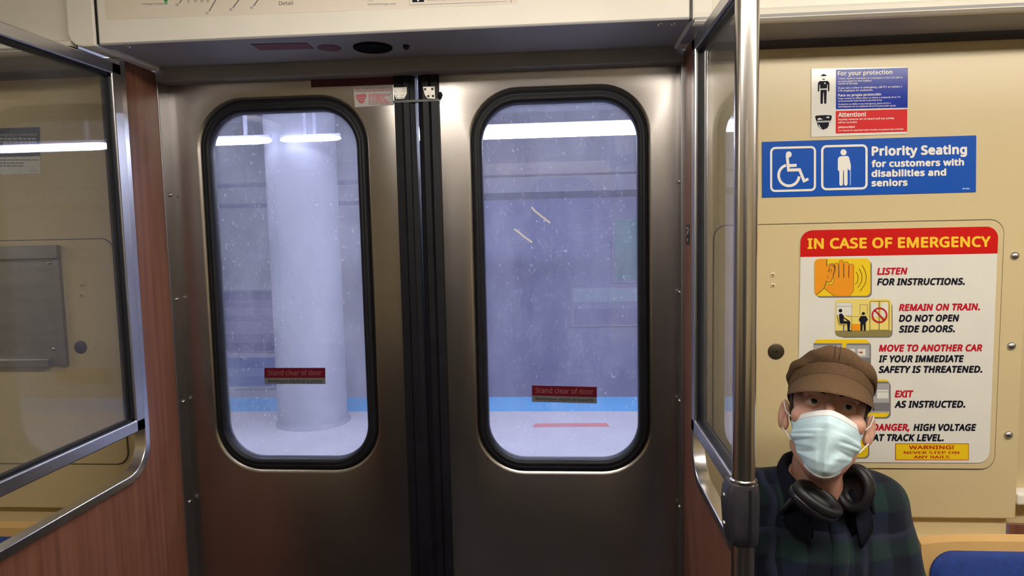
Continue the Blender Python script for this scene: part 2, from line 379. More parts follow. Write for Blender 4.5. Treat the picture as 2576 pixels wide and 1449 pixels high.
# rounded end piece of the header on the left
b = MB()
prof = [(-0.728, 2.22), (-0.728, 2.060), (-0.722, 2.045), (-0.712, 2.035), (-0.695, 2.030), (-0.662, 2.030), (-0.662, 2.22)]
b.prism(prof, 1, -0.305, -0.06, CREAM); b.build('header_end_cap', hd, bevel=0.004)
b = MB(); b.box(0.656, 0.70, -0.30, -0.06, 2.03, 2.22, CREAM); b.build('header_end_cap', hd, bevel=0.004)
b = MB(); b.box(-0.661, -0.657, -0.302, -0.28, ZH, 2.22, BLACK); b.box(0.651, 0.655, -0.302, -0.28, ZH - 0.002, 2.22, BLACK); b.build('seam_gasket', hd)

# door posts (jambs)
for s, nm, lb in ((-1, 'trim_4', 'grey steel door post on the left with screws'), (1, 'trim_5', 'grey steel door post on the right with screws')):
    j = thing(nm, (s*0.684, -0.02, 1.0), lb, 'door post', kind='structure')
    xi = 0.681 if s < 0 else 0.676
    b = MB(); b.box(s*xi, s*(xi + 0.03), -0.045, 0.05, 0.0, ZH + 0.004, mat('grey_steel', (0.34, 0.33, 0.34), 0.4, 1.0, 9, 0.2, (1, 1, 0.3))); b.build('post', j, bevel=0.002)
    for z in (1.712, 1.428, 1.142, 0.855): screw(j, (s*xi, -0.02, z), (-s, 0, 0), 0.0055)

# ------------------------------------------------------------------ doors
PANE = glass_mat('door_glass', (0.94, 0.95, 0.97), 0.15)
WX = {-1: (-0.5725, -0.168), 1: (0.168, 0.5725)}
WZ = (0.974, 1.926)
def door(s):
    d = thing('door_1' if s < 0 else 'door_2', (s*0.34, 0.0, 0.0),
              'left brushed steel door leaf with tall rounded window' if s < 0 else 'right brushed steel door leaf with tall rounded window', 'train door', kind='structure')
    xo, xi = s*0.684, s*0.058
    xa, xb = min(xo, xi), max(xo, xi)
    gx0, gx1 = WX[s]; gz0, gz1 = WZ
    gl = rrect(gx0, gx1, gz0, gz1, 0.098, 10)
    gk = rrect(gx0 - 0.024, gx1 + 0.024, gz0 - 0.028, gz1 + 0.030, 0.122, 10)
    bv = rrect(gx0 - 0.036, gx1 + 0.036, gz0 - 0.041, gz1 + 0.042, 0.134, 10)
    fr = frect(xa, xb, 0.0, 2.03, 10)
    b = MB(); b.rings([ring_at(fr, 0.035), ring_at(fr, 0.0), ring_at(bv, 0.0)] + [ring_at(rrect(gx0 - 0.024 - 0.012*(1 - t), gx1 + 0.024 + 0.012*(1 - t), gz0 - 0.028 - 0.013*(1 - t), gz1 + 0.030 + 0.012*(1 - t), 0.122 + 0.012*(1 - t), 10), 0.0078*t**1.35) for t in (0.15, 0.3, 0.5, 0.7, 0.85, 1.0)] + [ring_at(gk, 0.035), ring_at(fr, 0.035)], STEEL)
    b.build('door_panel', d, smooth=True)
    # rubber gasket: rounded section with a groove
    def g(t): return rrect(gx0 - 0.024*t, gx1 + 0.024*t, gz0 - 0.028*t, gz1 + 0.030*t, 0.098 + 0.024*t, 10)
    b = MB(); b.rings([ring_at(g(1.0), 0.014), ring_at(g(1.0), 0.002), ring_at(g(0.88), -0.004), ring_at(g(0.68), -0.0045), ring_at(g(0.57), -0.0030), ring_at(g(0.52), -0.0030), ring_at(g(0.42), -0.0045), ring_at(g(0.2), -0.003), ring_at(g(0.02), 0.004), ring_at(g(0.0), 0.012), ring_at(g(0.0), 0.03), ring_at(g(1.0), 0.03)], RUBBER)
    b.build('window_gasket', d, smooth='all')
    b = MB(); b.box(gx0 - 0.01, gx1 + 0.01, 0.020, 0.025, gz0 - 0.01, gz1 + 0.01, PANE); b.build('window_pane', d)
    # rubber edge seal; the two meet at a gap that closes towards the floor
    def ex(z): return s*max(0.0012, 0.0048*min(1.0, max(0, (z - 0.80)/1.1)))
    b = MB(); zs = [0.0, 0.4, 0.8, 1.1, 1.4, 1.7, 2.03]; rg = []
    for z in zs:
        e = ex(z)
        xs = [s*0.0605, s*0.058, s*0.040, s*0.036, s*0.033, s*0.018 + e*0, s*0.012 + e, e]
        ys = [0.0, -0.010, -0.012, -0.008, -0.012, -0.012, -0.008, 0.0]
        rg.append([(x, y, z) for x, y in zip(xs, ys)] + [(e, 0.035, z), (s*0.0605, 0.035, z)])
    b.rings(rg, RUBBER, True, True, True); b.build('edge_seal', d)
    br = MB()
    if s < 0: poly = [(-0.0585, 1.975), (-0.0225, 1.975), (-0.0225, 1.958), (-0.030, 1.944), (-0.052, 1.944), (-0.057, 1.958)]
    else: poly = [(0.0195, 1.974), (0.0515, 1.974), (0.0515, 1.941), (0.0305, 1.943), (0.024, 1.953)]
    br.prism(poly, 1, -0.0155, -0.0115, mat('zinc_plate', (0.52, 0.50, 0.45), 0.45, 1.0, 30, 0.3))
    bo = br.build('bracket_plate', d, bevel=0.0008)
    sc = [(-0.052, 1.967), (-0.029, 1.967), (-0.048, 1.950), (-0.035, 1.950)] if s < 0 else [(0.026, 1.967), (0.045, 1.967), (0.034, 1.949), (0.046, 1.949)]
    for x, z in sc:
        q = MB(); q.lathe((x, -0.0155, z), (0, -1, 0), [(0.0032, 0), (0.003, 0.0015), (0.0015, 0.0022), (0.0013, 0.001), (0, 0.001)], CHROME if s < 0 else BLACK, 12); o = q.build('screw', None, smooth=True); o.parent = bo
    b = MB(); b.box(s*0.0, s*0.0605, -0.013, 0.0, 1.936, 1.942, BLACK); b.build('seal_clamp', d)
    if s > 0:
        b = MB()
        for k in range(14):
            a = random.uniform(0, 6.3); r_ = random.uniform(0.0, 0.007); c = (0.0635 + r_*math.cos(a)*0.6, -0.004, 1.952 + r_*math.sin(a)*1.6)
            b.lathe(c, (random.uniform(-1, 1), -1, random.uniform(-1, 1)), [(0.0028, -0.003), (0.0035, 0), (0.002, 0.003)], RUBBER, 6)
        b.build('torn_rubber', d)
        P = Print(0.0185); sm = mat('streak_white', (0.75, 0.70, 0.72), 0.6)
        for pts in ([(1337, 521), (1346, 531), (1362, 544), (1384, 561)], [(1293, 576), (1306, 585), (1320, 597), (1339, 610)]): P.stroke(pts, 4.5, sm)
        P.done('pale_streak', d)  # two short pale diagonal streaks on the pane
    return d
door(-1); door(1)

def sticker_stand_clear(pts, label, xt, dyt):
    (x0, y0), (x1, y1), (x2, y2), (x3, y3) = pts; k = 0.62
    t = thing('door_sticker', at((x0 + x1)/2, (y0 + y3)/2, 0.0185), label, 'sticker', 'stand clear stickers on the door windows')
    ym0, ym1 = y0 + (y3 - y0)*k, y1 + (y2 - y1)*k
    quad_board('red_band', t, [(x0, y0), (x1, y1), (x1, ym1), (x0, ym0)], 0.0185, 0.0012, mat('sticker_maroon', (0.105, 0.005, 0.014), 0.5, spec=0.2))  # band and letter colours darkened to look lit from behind
    quad_board('grey_band', t, [(x0, ym0), (x1, ym1), (x2, y2), (x3, y3)], 0.0185, 0.0012, mat('sticker_grey', (0.13, 0.13, 0.14), 0.5, spec=0.2))
    P = Print(0.0185)
    P.text('Stand clear of door', x0 + 9, y0 + 18.5, x1 - 9, 13, mat('sticker_letter', (0.22, 0.075, 0.09), 0.5), 1, dyt, 0.012)
    P.text('Manténgase alejado de la puerta', x0 + 9, y0 + 36.5, x1 - 9, 7.5, BLACKI, 1, dyt, 0.012)
    P.done('lettering', t)
sticker_stand_clear([(665, 925.5), (818, 925.5), (819, 966), (666, 966)], 'stand clear of door sticker low on the left door window', 0, 0)
sticker_stand_clear([(1338, 969.5), (1501.5, 973.5), (1501.5, 1015), (1338, 1011)], 'stand clear of door sticker low on the right door window', 0, 4)
t = thing('emergency_sticker', at(880, 200, -0.001), 'dark red sticker at the top of the left door leaf under the header', 'sticker')
quad_board('sticker_sheet', t, [(780, 178), (986, 172), (990, 212), (783, 220)], -0.0015, 0.0012, MAROON)
t = thing('warning_sticker', at(940, 240, -0.001), 'worn white sticker with red print beside the left door seal', 'sticker')
quad_board('sticker_sheet', t, [(889, 219), (987, 212.5), (990, 264), (893, 270)], -0.0015, 0.0012, GREYW)
P = Print(-0.0015); PR = mat('worn_red_print', (0.42, 0.10, 0.12), 0.5)
P.text('Use only in emergency', 893, 226, 983, 5.5, PR, 1, -3, 0.02)
P.bars(895, 229, 984, 231, PR, 1, dy=-3)
P.poly([(895, 238), (921, 236), (922, 244), (919, 250), (898, 251), (895, 245)], PR); P.poly([(899, 252), (919, 251), (917, 257), (910, 261), (904, 259)], PR)
P.stroke([(896, 246), (921, 245)], 1.0, GREYW, 2)
for k, e in enumerate((985, 980, 968, 966, 972, 975, 983, 980)): P.bars(927, 237 + k*3.5, e, 238.8 + k*3.5, PR, 1, dy=-1.5)
P.done('print', t)

# ------------------------------------------------------------------ windscreens either side of the doorway
WGLASS = glass_mat('windscreen_glass', (0.93, 0.94, 0.93), 0.10, (0.62, 0.62, 0.66), 1.3, 3.0)
CAPPING = mat('bright_capping', (0.74, 0.73, 0.74), 0.26, 1.0, 9.0, 0.1, (1, 1, 0.3), rvar=0.05)
POLEM = mat('worn_pole_steel', (0.66, 0.63, 0.61), 0.23, 1.0, 9.0, 0.14, (1, 1, 0.2), rvar=0.06)
TEAL = mat('glass_edge_teal', (0.02, 0.16, 0.20), 0.2)
def windscreen(s, label, ye, yg):
    w = thing('windscreen', (s*0.69, -0.3, 0.0), label, 'windscreen')
    def X(a, b_): return (s*a, s*b_)
    # wood panel: tall strip by the door, full depth below the arm rail
    zt, R = 1.018, 0.075
    edge = [(-0.20, 2.03)] + [(-0.20, 1.12)]
    for k in range(1, 9):
        a = k/8*PI/2; edge.append((-0.20 - R*(1 - math.cos(a)), zt + R + 0.0 - R*math.sin(a)))
    edge += [(ye, zt)]
    outline = [(-0.045, 2.03)] + edge + [(ye, 0.0), (-0.045, 0.0)]
    xa, xb = X(0.684, 0.704); b = MB(); b.prism(outline, 0, xa, xb, WOOD); b.build('wood_panel', w)
    # metal capping along the free edge (below the glass it is wide and bright)
    path = [Vector((p[0], p[1])) for p in edge]
    inn = []; out = []
    for i, p in enumerate(path):
        a = path[max(0, i - 1)]; c = path[min(len(path) - 1, i + 1)]; tt = (c - a).normalized(); nn = Vector((tt.y, -tt.x))   # towards -y / +z (free side)
        inn.append(p - nn*0.014*-1 if False else p + Vector((-nn.x, -nn.y))*0.016); out.append(p + nn*0.004)
    rg = []
    x0, x1 = s*0.676, s*0.7055
    for i in range(len(path)):
        rg.append([(x0, inn[i].x, inn[i].y), (x0, out[i].x, out[i].y), (x1, out[i].x, out[i].y), (x1, inn[i].x, inn[i].y)])
    b = MB(); b.rings(rg, CAPPING, True, True, True); b.build('edge_capping', w, smooth=True, bevel=0.002)
    # glazing channel beside the panel, rails above and below the pane
    xa, xb = X(0.672, 0.702)
    b = MB(); b.box(xa, xb, -0.240, -0.206, 1.122, 2.012, ALU); b.build('glazing_post', w, bevel=0.003)
    b = MB(); b.box(xa, xb, ye, -0.206, 1.985, 2.012, ALU); b.build('top_rail', w, bevel=0.003)
    b = MB(); b.box(xa, xb, ye, -0.206, 1.122, 1.152, ALU); b.build('bottom_rail', w, bevel=0.003)
    b = MB(); xg, xh = X(0.678, 0.697)
    b.box(xg, xh, -0.249, -0.238, 1.150, 1.988, RUBBER); b.box(xg, xh, yg, -0.238, 1.977, 1.988, RUBBER); b.box(xg, xh, yg, -0.238, 1.150, 1.157, RUBBER)
    b.build('glazing_rubber', w)
    b = MB(); b.box(*X(0.685, 0.690), yg + 0.0025, -0.245, 1.153, 1.982, WGLASS); b.build('glass_pane', w)
    b = MB(); b.box(*X(0.6845, 0.6905), yg, yg + 0.0025, 1.156, 1.978, TEAL); tag(b.build('glass_edge', w), 'teal polished edge of the pane')
    return w
windscreen(-1, 'left windscreen of glass over a woodgrain panel', -0.69, -0.634)
windscreen(1, 'right windscreen behind the steel pole, narrow view of glass and woodgrain', -0.619, -0.578)
# black label on the right wood panel
t = thing('small_label', (0.6835, -0.07, 1.578), 'tiny black label on the right woodgrain panel beside the door post', 'label')
b = MB(); b.box(0.6830, 0.6845, -0.115, -0.072, 1.552, 1.602, BLACK); b.build('label_plate', t)
b = MB()
for (ya, yb, za, zb) in ((-0.106, -0.081, 1.592, 1.596), (-0.106, -0.101, 1.582, 1.594), (-0.106, -0.081, 1.580, 1.584), (-0.086, -0.081, 1.574, 1.584), (-0.100, -0.088, 1.562, 1.568)): b.box(0.6826, 0.6831, ya, yb, za, zb, GREYL)
b.build('marks', t)

# stanchion pole with clamp
pole = thing('pole', (0.681, -0.64, 0.0), 'polished steel grab pole standing in front of the right wall', 'pole')
b = MB(); b.lathe((0.681, -0.64, 0.0), (0, 0, 1), [(0.0192, 0.0), (0.0192, 1.10)], POLEM, 40); b.build('lower_tube', pole, smooth=True)
b = MB(); b.lathe((0.681, -0.64, 1.145), (0, 0, 1), [(0.0192, 0.0), (0.0192, 1.08)], POLEM, 40); b.build('upper_tube', pole, smooth=True)
b = MB(); b.lathe((0.681, -0.64, 1.157), (0, 0, 1), [(0.0195, 0.0), (0.0225, 0.0), (0.0225, 0.008), (0.0195, 0.010)], CHROME, 40); b.build('collar', pole, smooth=True)
b = MB(); rg = []
for z, wx, wl, sy in ((1.052, 0.019, 0.020, 0.020), (1.058, 0.0225, 0.027, 0.024), (1.075, 0.0235, 0.030, 0.025), (1.12, 0.0240, 0.033, 0.026), (1.148, 0.0235, 0.031, 0.025), (1.160, 0.022, 0.025, 0.023)):
    pl = rrect(0.681 - wl, 0.681 + wx, -0.64 - sy, -0.64 + sy + 0.008, 0.014, 6); rg.append([(p[0], p[1], z) for p in pl])
b.rings(rg, mat('dark_cast_metal', (0.045, 0.042, 0.055), 0.38, 0.3, 40, 0.3), True, True, True); cl = b.build('clamp', pole, smooth=True)
b = MB(); b.box(0.684, 0.688, -0.6665, -0.664, 1.055, 1.155, BLACK); o = b.build('clamp_seam', None); o.parent = cl
for z in (1.085, 1.135): o = screw(None, (0.6505, -0.638, z), (-1, 0, 0), 0.005); o.parent = cl
b = MB(); b.lathe((0.681, -0.64, 0.0), (0, 0, 1), [(0.04, 0), (0.04, 0.006), (0.024, 0.012), (0.02, 0.03)], CHROME, 32); b.build('floor_flange', pole, smooth=True)

# ------------------------------------------------------------------ access panels in the beige walls
def access_panel(s, label, lockr, lock, holes):
    xa, xb = (0.745, 1.416) if s > 0 else (-1.46, -0.797)
    a = thing('access_panel', ((xa + xb)/2, WY, 1.3), label, 'access panel')
    b = MB(); b.prism(rrect(xa - 0.0025, xb + 0.0025, 0.9905, 1.5995, 0.034), 1, WY - 0.0006, WY + 0.002, mat('seam_dark', (0.10, 0.075, 0.045), 0.7)); b.build('seam', a)
    b = MB(); b.prism(rrect(xa, xb, 0.993, 1.597, 0.032), 1, WY - 0.004, WY + 0.004, BEIGE); b.build('panel', a, bevel=0.0015)
    b = MB(); b.lathe((lock[0], WY - 0.004, lock[1]), (0, -1, 0), [(lockr, -0.002), (lockr, 0.0015), (lockr - 0.003, 0.003), (0, 0.003)], mat('bronze_lock' if s > 0 else 'grey_lock', (0.085, 0.062, 0.038) if s > 0 else (0.09, 0.09, 0.11), 0.45, 0.6, 40, 0.3), 28)
    lk = b.build('lock', a, smooth=True)
    b = MB(); b.box(lock[0] - 0.010, lock[0] + 0.004, WY - 0.0076, WY - 0.0066, lock[1] - 0.0012, lock[1] + 0.0012, BLACK); b.lathe((lock[0] + 0.001, WY - 0.0068, lock[1]), (0, -1, 0), [(0.003, 0), (0.003, 0.001), (0, 0.001)], BLACK, 10); o = b.build('keyhole', None); o.parent = lk
    for x, z in holes:
        b = MB(); b.lathe((x, WY - 0.004, z), (0, -1, 0), [(0.0062, 0), (0.0062, 0.001), (0.004, 0.0022), (0.002, 0.0025), (0.0018, 0.001), (0, 0.001)], BEIGE, 14); r_ = b.build('rivet', a, smooth=True)
        b = MB(); b.lathe((x, WY - 0.0052, z), (0, -1, 0), [(0.0019, 0), (0.0019, 0.0016), (0, 0.0016)], BLACK, 8); o = b.build('pin', None); o.parent = r_
access_panel(1, 'beige access panel behind the emergency sign', 0.0196, (0.895, 1.287), [(0.885, 1.476), (0.886, 1.450)])
access_panel(-1, 'beige access panel behind the left windscreen glass', 0.0178, (-0.905, 1.312), [(-0.889, 1.478), (-0.891, 1.450)])

# steel notice frame on the left panel
fy = WY - 0.004
GST = mat('dull_steel', (0.36, 0.36, 0.37), 0.42, 1.0, 7, 0.18, (1, 1, 8))
t = thing('notice_holder', (-1.17, fy, 1.42), 'empty steel notice holder on the left access panel', 'notice holder')
b = MB(); b.box(-1.42, -0.940, fy - 0.006, fy, 1.264, 1.582, GST); b.build('back_plate', t, bevel=0.001)
b = MB(); b.box(-1.42, -0.936, fy - 0.020, fy - 0.004, 1.549, 1.584, GST); b.build('top_channel', t, bevel=0.002)
b = MB(); b.box(-0.958, -0.939, fy - 0.012, fy - 0.004, 1.264, 1.549, GST); b.build('side_channel', t, bevel=0.002)
b = MB(); b.box(-1.42, -0.985, fy - 0.020, fy - 0.004, 1.262, 1.284, GST); b.build('bottom_lip', t, bevel=0.002)
for x, z in ((-0.970, 1.538), (-0.977, 1.309)): screw(t, (x, fy - 0.006, z), (0, -1, 0), 0.005)
# dark notice with white foot, left wall
t = thing('notice', (-1.1, WY - 0.001, 1.83), 'dark slate and white printed notice behind the left glass', 'notice')
zc = zm(0, 280, 8.05)
q0, q1, q2 = at(100, 319.5, WY), at(101, 393, WY), at(102.5, 437, WY)
b = MB(); b.prism([(-1.30, q1.z + 0.002), (q1.x, q1.z), (q0.x, q0.z), (-1.30, q0.z)], 1, WY - 0.0014, WY + 0.001, NOTICEB); b.build('slate_field', t)
b = MB(); b.prism([(-1.30, q2.z), (q2.x, q2.z), (q1.x, q1.z), (-1.30, q1.z + 0.002)], 1, WY - 0.0014, WY + 0.001, WHITEV); b.build('white_foot', t)
P = Print(WY - 0.0015); NL = mat('notice_letter', (0.5, 0.5, 0.52), 0.5)
P.text('Authority is committed', -6, 342.5, 92, 6.5, NL, 1, -1, 0.02)
for y_, e in ((347, 90), (355, 92), (363, 84), (371, 86), (379, 60)): P.bars(0, y_, e, y_ + 4.5, NL, 1, 2.2)
for y_, e in ((401, 98), (409, 61), (416, 61)): P.bars(0, y_, e, y_ + 3, GREYI, 1, 2.0)
P.bars(76, 428, 96, 430, GREYL, 1); P.done('print', t)

# ------------------------------------------------------------------ signs on the right wall
SY = WY - 0.0062
sg = thing('emergency_sign', at(2250, 870, SY), 'large white emergency instruction sign with red heading behind the seated man', 'sign')
A = [at(*p, SY) for p in ((2012, 578), (2511, 571), (2489, 1163), (2008, 1164))]
x0, x1, z1, z0 = (A[0].x + A[3].x)/2, (A[1].x + A[2].x)/2, (A[0].z + A[1].z)/2, (A[2].z + A[3].z)/2
b = MB(); b.prism(rrect(x0, x1, z0, z1, 0.028), 1, SY, SY + 0.0016, WHITEV); b.build('sign_board', sg)
zr = (at(2012, 645.5, SY).z + at(2509, 638.5, SY).z)/2
b = MB(); b.prism(rrect(x0, x1, zr, z1, [0.0004, 0.0004, 0.028, 0.028]), 1, SY - 0.0004, SY + 0.0002, REDV); b.build('heading_band', sg)
P = Print(SY - 0.0004)
P.text('IN CASE OF EMERGENCY', 2031, 626.5, 2492, 27, GOLD, 1, -5.5, 0.036); P.done('heading_letters', sg)
P = Print(SY); BO, SH = 0.048, 0.20
def line(t_, x0_, yb, x1_, m, caph=18.0, dy=-2): P.text(t_, x0_, yb, x1_, caph, m, 1, dy, BO, SH); P.done('lettering', sg)
line('LISTEN', 2206, 691.7, 2283, REDI, dy=-1); line('FOR INSTRUCTIONS.', 2206, 718.3, 2427, BLACKI, dy=-1.5); 
line('REMAIN ON TRAIN.', 2261, 782.7, 2465, REDI); line('DO NOT OPEN', 2261, 809.9, 2413, BLACKI, dy=-1); line('SIDE DOORS.', 2261, 836.8, 2402, BLACKI, dy=-1); 
line('MOVE TO ANOTHER CAR', 2210.5, 884.9, 2471, REDI, dy=-1); line('IF YOUR IMMEDIATE', 2210, 911.8, 2425, BLACKI, dy=-.6); line('SAFETY IS THREATENED.', 2209.5, 938.4, 2471, BLACKI, dy=-.6); 
line('EXIT', 2250.5, 1000, 2298, REDI, dy=-.3); line('AS INSTRUCTED.', 2250, 1026, 2428, BLACKI, dy=-.3); 
line('DANGER,', 2194.3, 1083.6, 2288, REDI, dy=.2); line('HIGH VOLTAGE', 2297.5, 1084, 2456, BLACKI, dy=.2); line('AT TRACK LEVEL.', 2194, 1109.8, 2374, BLACKI, dy=.2); 
P = Print(SY)
P.rect(2252, 1115.5, 2437, 1157.5, REDV, 1); P.rect(2253.5, 1117, 2435.5, 1156, YELV, 2)
RW = mat('warning_red', (0.48, 0.03, 0.004), 0.5)
P.text('WARNING!', 2286, 1129.8, 2399, 9.5, RW, 3, 0, 0.03); P.text('NEVER STEP ON', 2273, 1142, 2412.5, 7.5, RW, 3, 0, 0.03); P.text('ANY RAILS', 2297.5, 1153, 2388, 7.5, RW, 3, 0, 0.03)
P.done('warning_box', sg)
# pictogram 1: hand cupped to an ear
P = Print(SY, zm(2020, 640, 6.585))
P.rr(212, 105, 1140, 718, 80, GREYI, 1, -0.006); P.rr(185, 72, 1115, 692, 80, YELV, 2, -0.006)
P.poly([(265, 72), (390, 72), (392, 190), (470, 150), (520, 170), (533, 240), (505, 340), (470, 440), (430, 462), (378, 440), (372, 500), (345, 560), (215, 672), (188, 620), (187, 140), (210, 92)], ORANGE, 3)
P.poly([(505, 190), (525, 150), (560, 135), (580, 150), (592, 190), (597, 110), (630, 88), (665, 105), (670, 160), (690, 125), (725, 122), (750, 145), (755, 190), (775, 160), (810, 155), (837, 180), (838, 400), (832, 600), (765, 690), (520, 690), (355, 565), (385, 500), (460, 505), (500, 470), (508, 380), (500, 350), (530, 250)], ORANGE, 3)
for pts, w_ in (([(392, 72), (390, 190), (440, 158), (500, 155), (532, 205), (525, 280), (490, 380), (460, 450), (420, 465), (378, 440)], 9), ([(380, 435), (370, 500), (345, 560), (280, 620), (215, 672)], 10), ([(425, 300), (430, 210), (470, 180), (510, 195), (520, 240), (490, 340)], 7), ([(405, 290), (440, 245), (470, 250), (460, 300)], 7), ([(395, 350), (405, 375), (425, 390)], 7),
                ([(505, 360), (505, 460), (460, 503), (385, 490)], 5), ([(590, 180), (592, 385)], 13), ([(672, 160), (672, 385)], 13), ([(757, 190), (755, 385)], 13), ([(592, 190), (600, 110), (632, 90), (664, 106), (672, 160)], 5), ([(672, 150), (694, 122), (728, 122), (752, 146), (757, 190)], 5), ([(757, 190), (778, 160), (812, 158), (838, 184), (836, 400), (832, 605), (768, 690)], 6), ([(520, 160), (545, 137), (575, 146), (590, 185)], 5), ([(355, 565), (440, 630), (520, 690)], 5)): P.stroke(pts, w_, DARKL, 4)
for pts in ([(875, 290), (905, 340), (912, 400), (895, 460), (862, 498)], [(925, 235), (962, 300), (978, 380), (962, 460), (905, 550)], [(975, 175), (1025, 270), (1048, 370), (1030, 480), (945, 608)]): P.stroke(pts, 9, DARKL, 4)
P.done('ear_pictogram', sg)
# pictogram 2: passengers inside the car
P = Print(SY, zm(2020, 640, 6.585))
P.rr(610, 790, 1482, 1382, 75, GREYI, 1, -0.004); P.rr(530, 742, 1465, 1362, 75, YELT, 2, -0.006)
P.poly([(530, 1262), (1462, 1256), (1462, 1300), (1440, 1340), (1395, 1360), (620, 1366), (560, 1345), (533, 1300)], OLIVE, 3)
P.poly([(550, 795), (780, 795), (812, 820), (810, 995), (790, 1018), (550, 1020)], GREYL, 3); P.poly([(550, 802), (780, 802), (803, 822), (801, 995), (790, 1012), (550, 1014)], WHITEV, 4); P.stroke([(550, 858), (803, 855)], 9, GREYL, 5)
P.stroke([(940, 832), (1065, 830), (1063, 985), (937, 987)], 5, OLIVE, 4, True)
P.stroke([(730, 1028), (1090, 1025)], 6, OLIVE, 4); P.stroke([(805, 1260), (803, 1030)], 6, OLIVE, 4)
P.poly([(800, 1150), (945, 1150), (945, 1262), (800, 1262)], ORANGE, 4)
P.stroke([(1105, 1250), (1105, 785), (1120, 775), (1410, 772), (1425, 785), (1420, 1250)], 10, OLIVE, 4, True); P.stroke([(1262, 775), (1258, 1250)], 14, OLIVE, 4)
P.rect(1125, 800, 1232, 1030, WHITEV, 4); P.rect(1292, 800, 1400, 1030, WHITEV, 4)
P.stroke([(565, 1000), (585, 1130), (610, 1165), (720, 1165)], 12, OLIVE, 4); P.stroke([(672, 1165), (672, 1262)], 22, GREYI, 4); P.rect(620, 1260, 730, 1272, GREYI, 4)
P.disc(616, 930, 30, BLACKI, 5); P.poly([(595, 985), (640, 975), (665, 1010), (680, 1045), (770, 1100), (782, 1130), (768, 1250), (805, 1262), (805, 1272), (735, 1272), (728, 1145), (610, 1145), (598, 1080)], BLACKI, 5); P.poly([(668, 1060), (735, 1105), (670, 1100)], YELT, 6)
P.disc(996, 978, 26, BLACKI, 5); P.poly([(955, 1018), (1035, 1018), (1072, 1075), (1050, 1115), (1035, 1115), (1035, 1265), (1004, 1265), (1000, 1160), (984, 1160), (978, 1265), (948, 1265), (950, 1115), (935, 1110), (920, 1075)], BLACKI, 5)
ring_o = [(1262 + 118*math.cos(2*PI*k/32), 1005 + 116*math.sin(2*PI*k/32)) for k in range(32)]; P.stroke(ring_o, 26, REDI, 6, True); P.stroke([(1185, 925), (1340, 1085)], 26, REDI, 6)
P.done('passenger_pictogram', sg)
# pictograms 3 to 5: cars and track, partly hidden by the man
P = Print(SY, zm(2000, 840, 4.024))
P.rr(205, 75, 768, 355, 48, GREYI, 1); P.rr(190, 55, 752, 345, 48, YELV, 2)
P.poly([(190, 95), (470, 95), (478, 120), (475, 325), (190, 325)], GREYL, 3); P.poly([(512, 120), (525, 95), (745, 95), (752, 130), (752, 310), (512, 325)], GREYL, 3); P.rect(190, 240, 474, 300, GREYI, 4); P.rect(514, 240, 752, 300, GREYI, 4); P.rect(190, 95, 474, 112, GREYI, 4); P.rect(522, 95, 748, 112, GREYI, 4)
for a in ((265, 150, 350, 222), (380, 150, 440, 222), (195, 150, 235, 222), (553, 150, 602, 222), (632, 150, 712, 222)): P.rect(*a, WHITEV, 4)
P.stroke([(560, 186), (595, 186)], 6, REDI, 5); P.poly([(582, 174), (600, 186), (582, 198)], REDI, 5); P.stroke([(640, 186), (675, 186)], 6, REDI, 5); P.poly([(662, 172), (684, 186), (662, 200)], REDI, 5); P.disc(500, 184, 13, REDI, 5)
P.done('car_pictogram', sg)
P.rr(405, 478, 968, 858, 48, GREYI, 1); P.rr(395, 460, 952, 842, 48, YELV, 2)
P.poly([(395, 482), (940, 482), (952, 520), (948, 798), (395, 798)], GREYL, 3); P.rect(395, 482, 945, 500, GREYI, 4); P.rect(395, 695, 950, 780, GREYI, 4)
P.rect(828, 565, 942, 652, WHITEV, 4); P.stroke([(830, 585), (942, 585)], 4, GREYI, 5); P.rect(785, 548, 818, 628, GREYI, 4); P.disc(760, 590, 9, GREYI, 4); P.disc(741, 650, 9, REDI, 5); P.rect(735, 655, 746, 775, BLACKI, 5)
P.done('exit_pictogram', sg)
P.rr(205, 915, 752, 1262, 48, GREYI, 1); P.rr(190, 900, 738, 1250, 48, YELV, 2); P.stroke([(640, 1080), (720, 1075)], 3, GOLD, 3); P.stroke([(300, 950), (420, 1120), (360, 1120), (470, 1220)], 16, BLACKI, 3)
P.done('track_pictogram', sg)

# blue priority seating sign
SY2 = WY - 0.002
ps = thing('priority_sign', at(2186, 420, SY2), 'blue priority seating sign with wheelchair and cane symbols on the right wall', 'sign')
quad_board('sign_board', ps, [(1917, 357), (2456, 340.5), (2455, 483), (1917.5, 497)], SY2, 0.0018, BLUEV)
P = Print(SY2, zm(1900, 340, 8.587))
def tilted(x0_, y0_, x1_, y1_, r_, sk): return [(x, y + sk*(x - x0_)) for x, y in rrect(x0_, x1_, y0_, y1_, r_, 6)]
P.stroke(tilted(342, 280, 1288, 1208, 90, -0.026), 46, WHITEI, 1, True)
P.disc(722, 418, 64, WHITEI, 1, 66); P.poly([(655, 440), (720, 480), (735, 625), (893, 620), (890, 682), (738, 692), (738, 722), (975, 715), (1068, 948), (1135, 918), (1155, 972), (1035, 1030), (935, 782), (688, 788)], WHITEI, 2)
arc = [(725 + 222*math.cos(a), 868 + 226*math.sin(a)) for a in [math.radians(d) for d in range(6, 256, 8)]]; P.stroke(arc, 58, WHITEI, 1)
P.done('wheelchair_symbol', ps)
P.stroke(tilted(1445, 242, 2402, 1170, 95, -0.024), 48, WHITEI, 1, True)
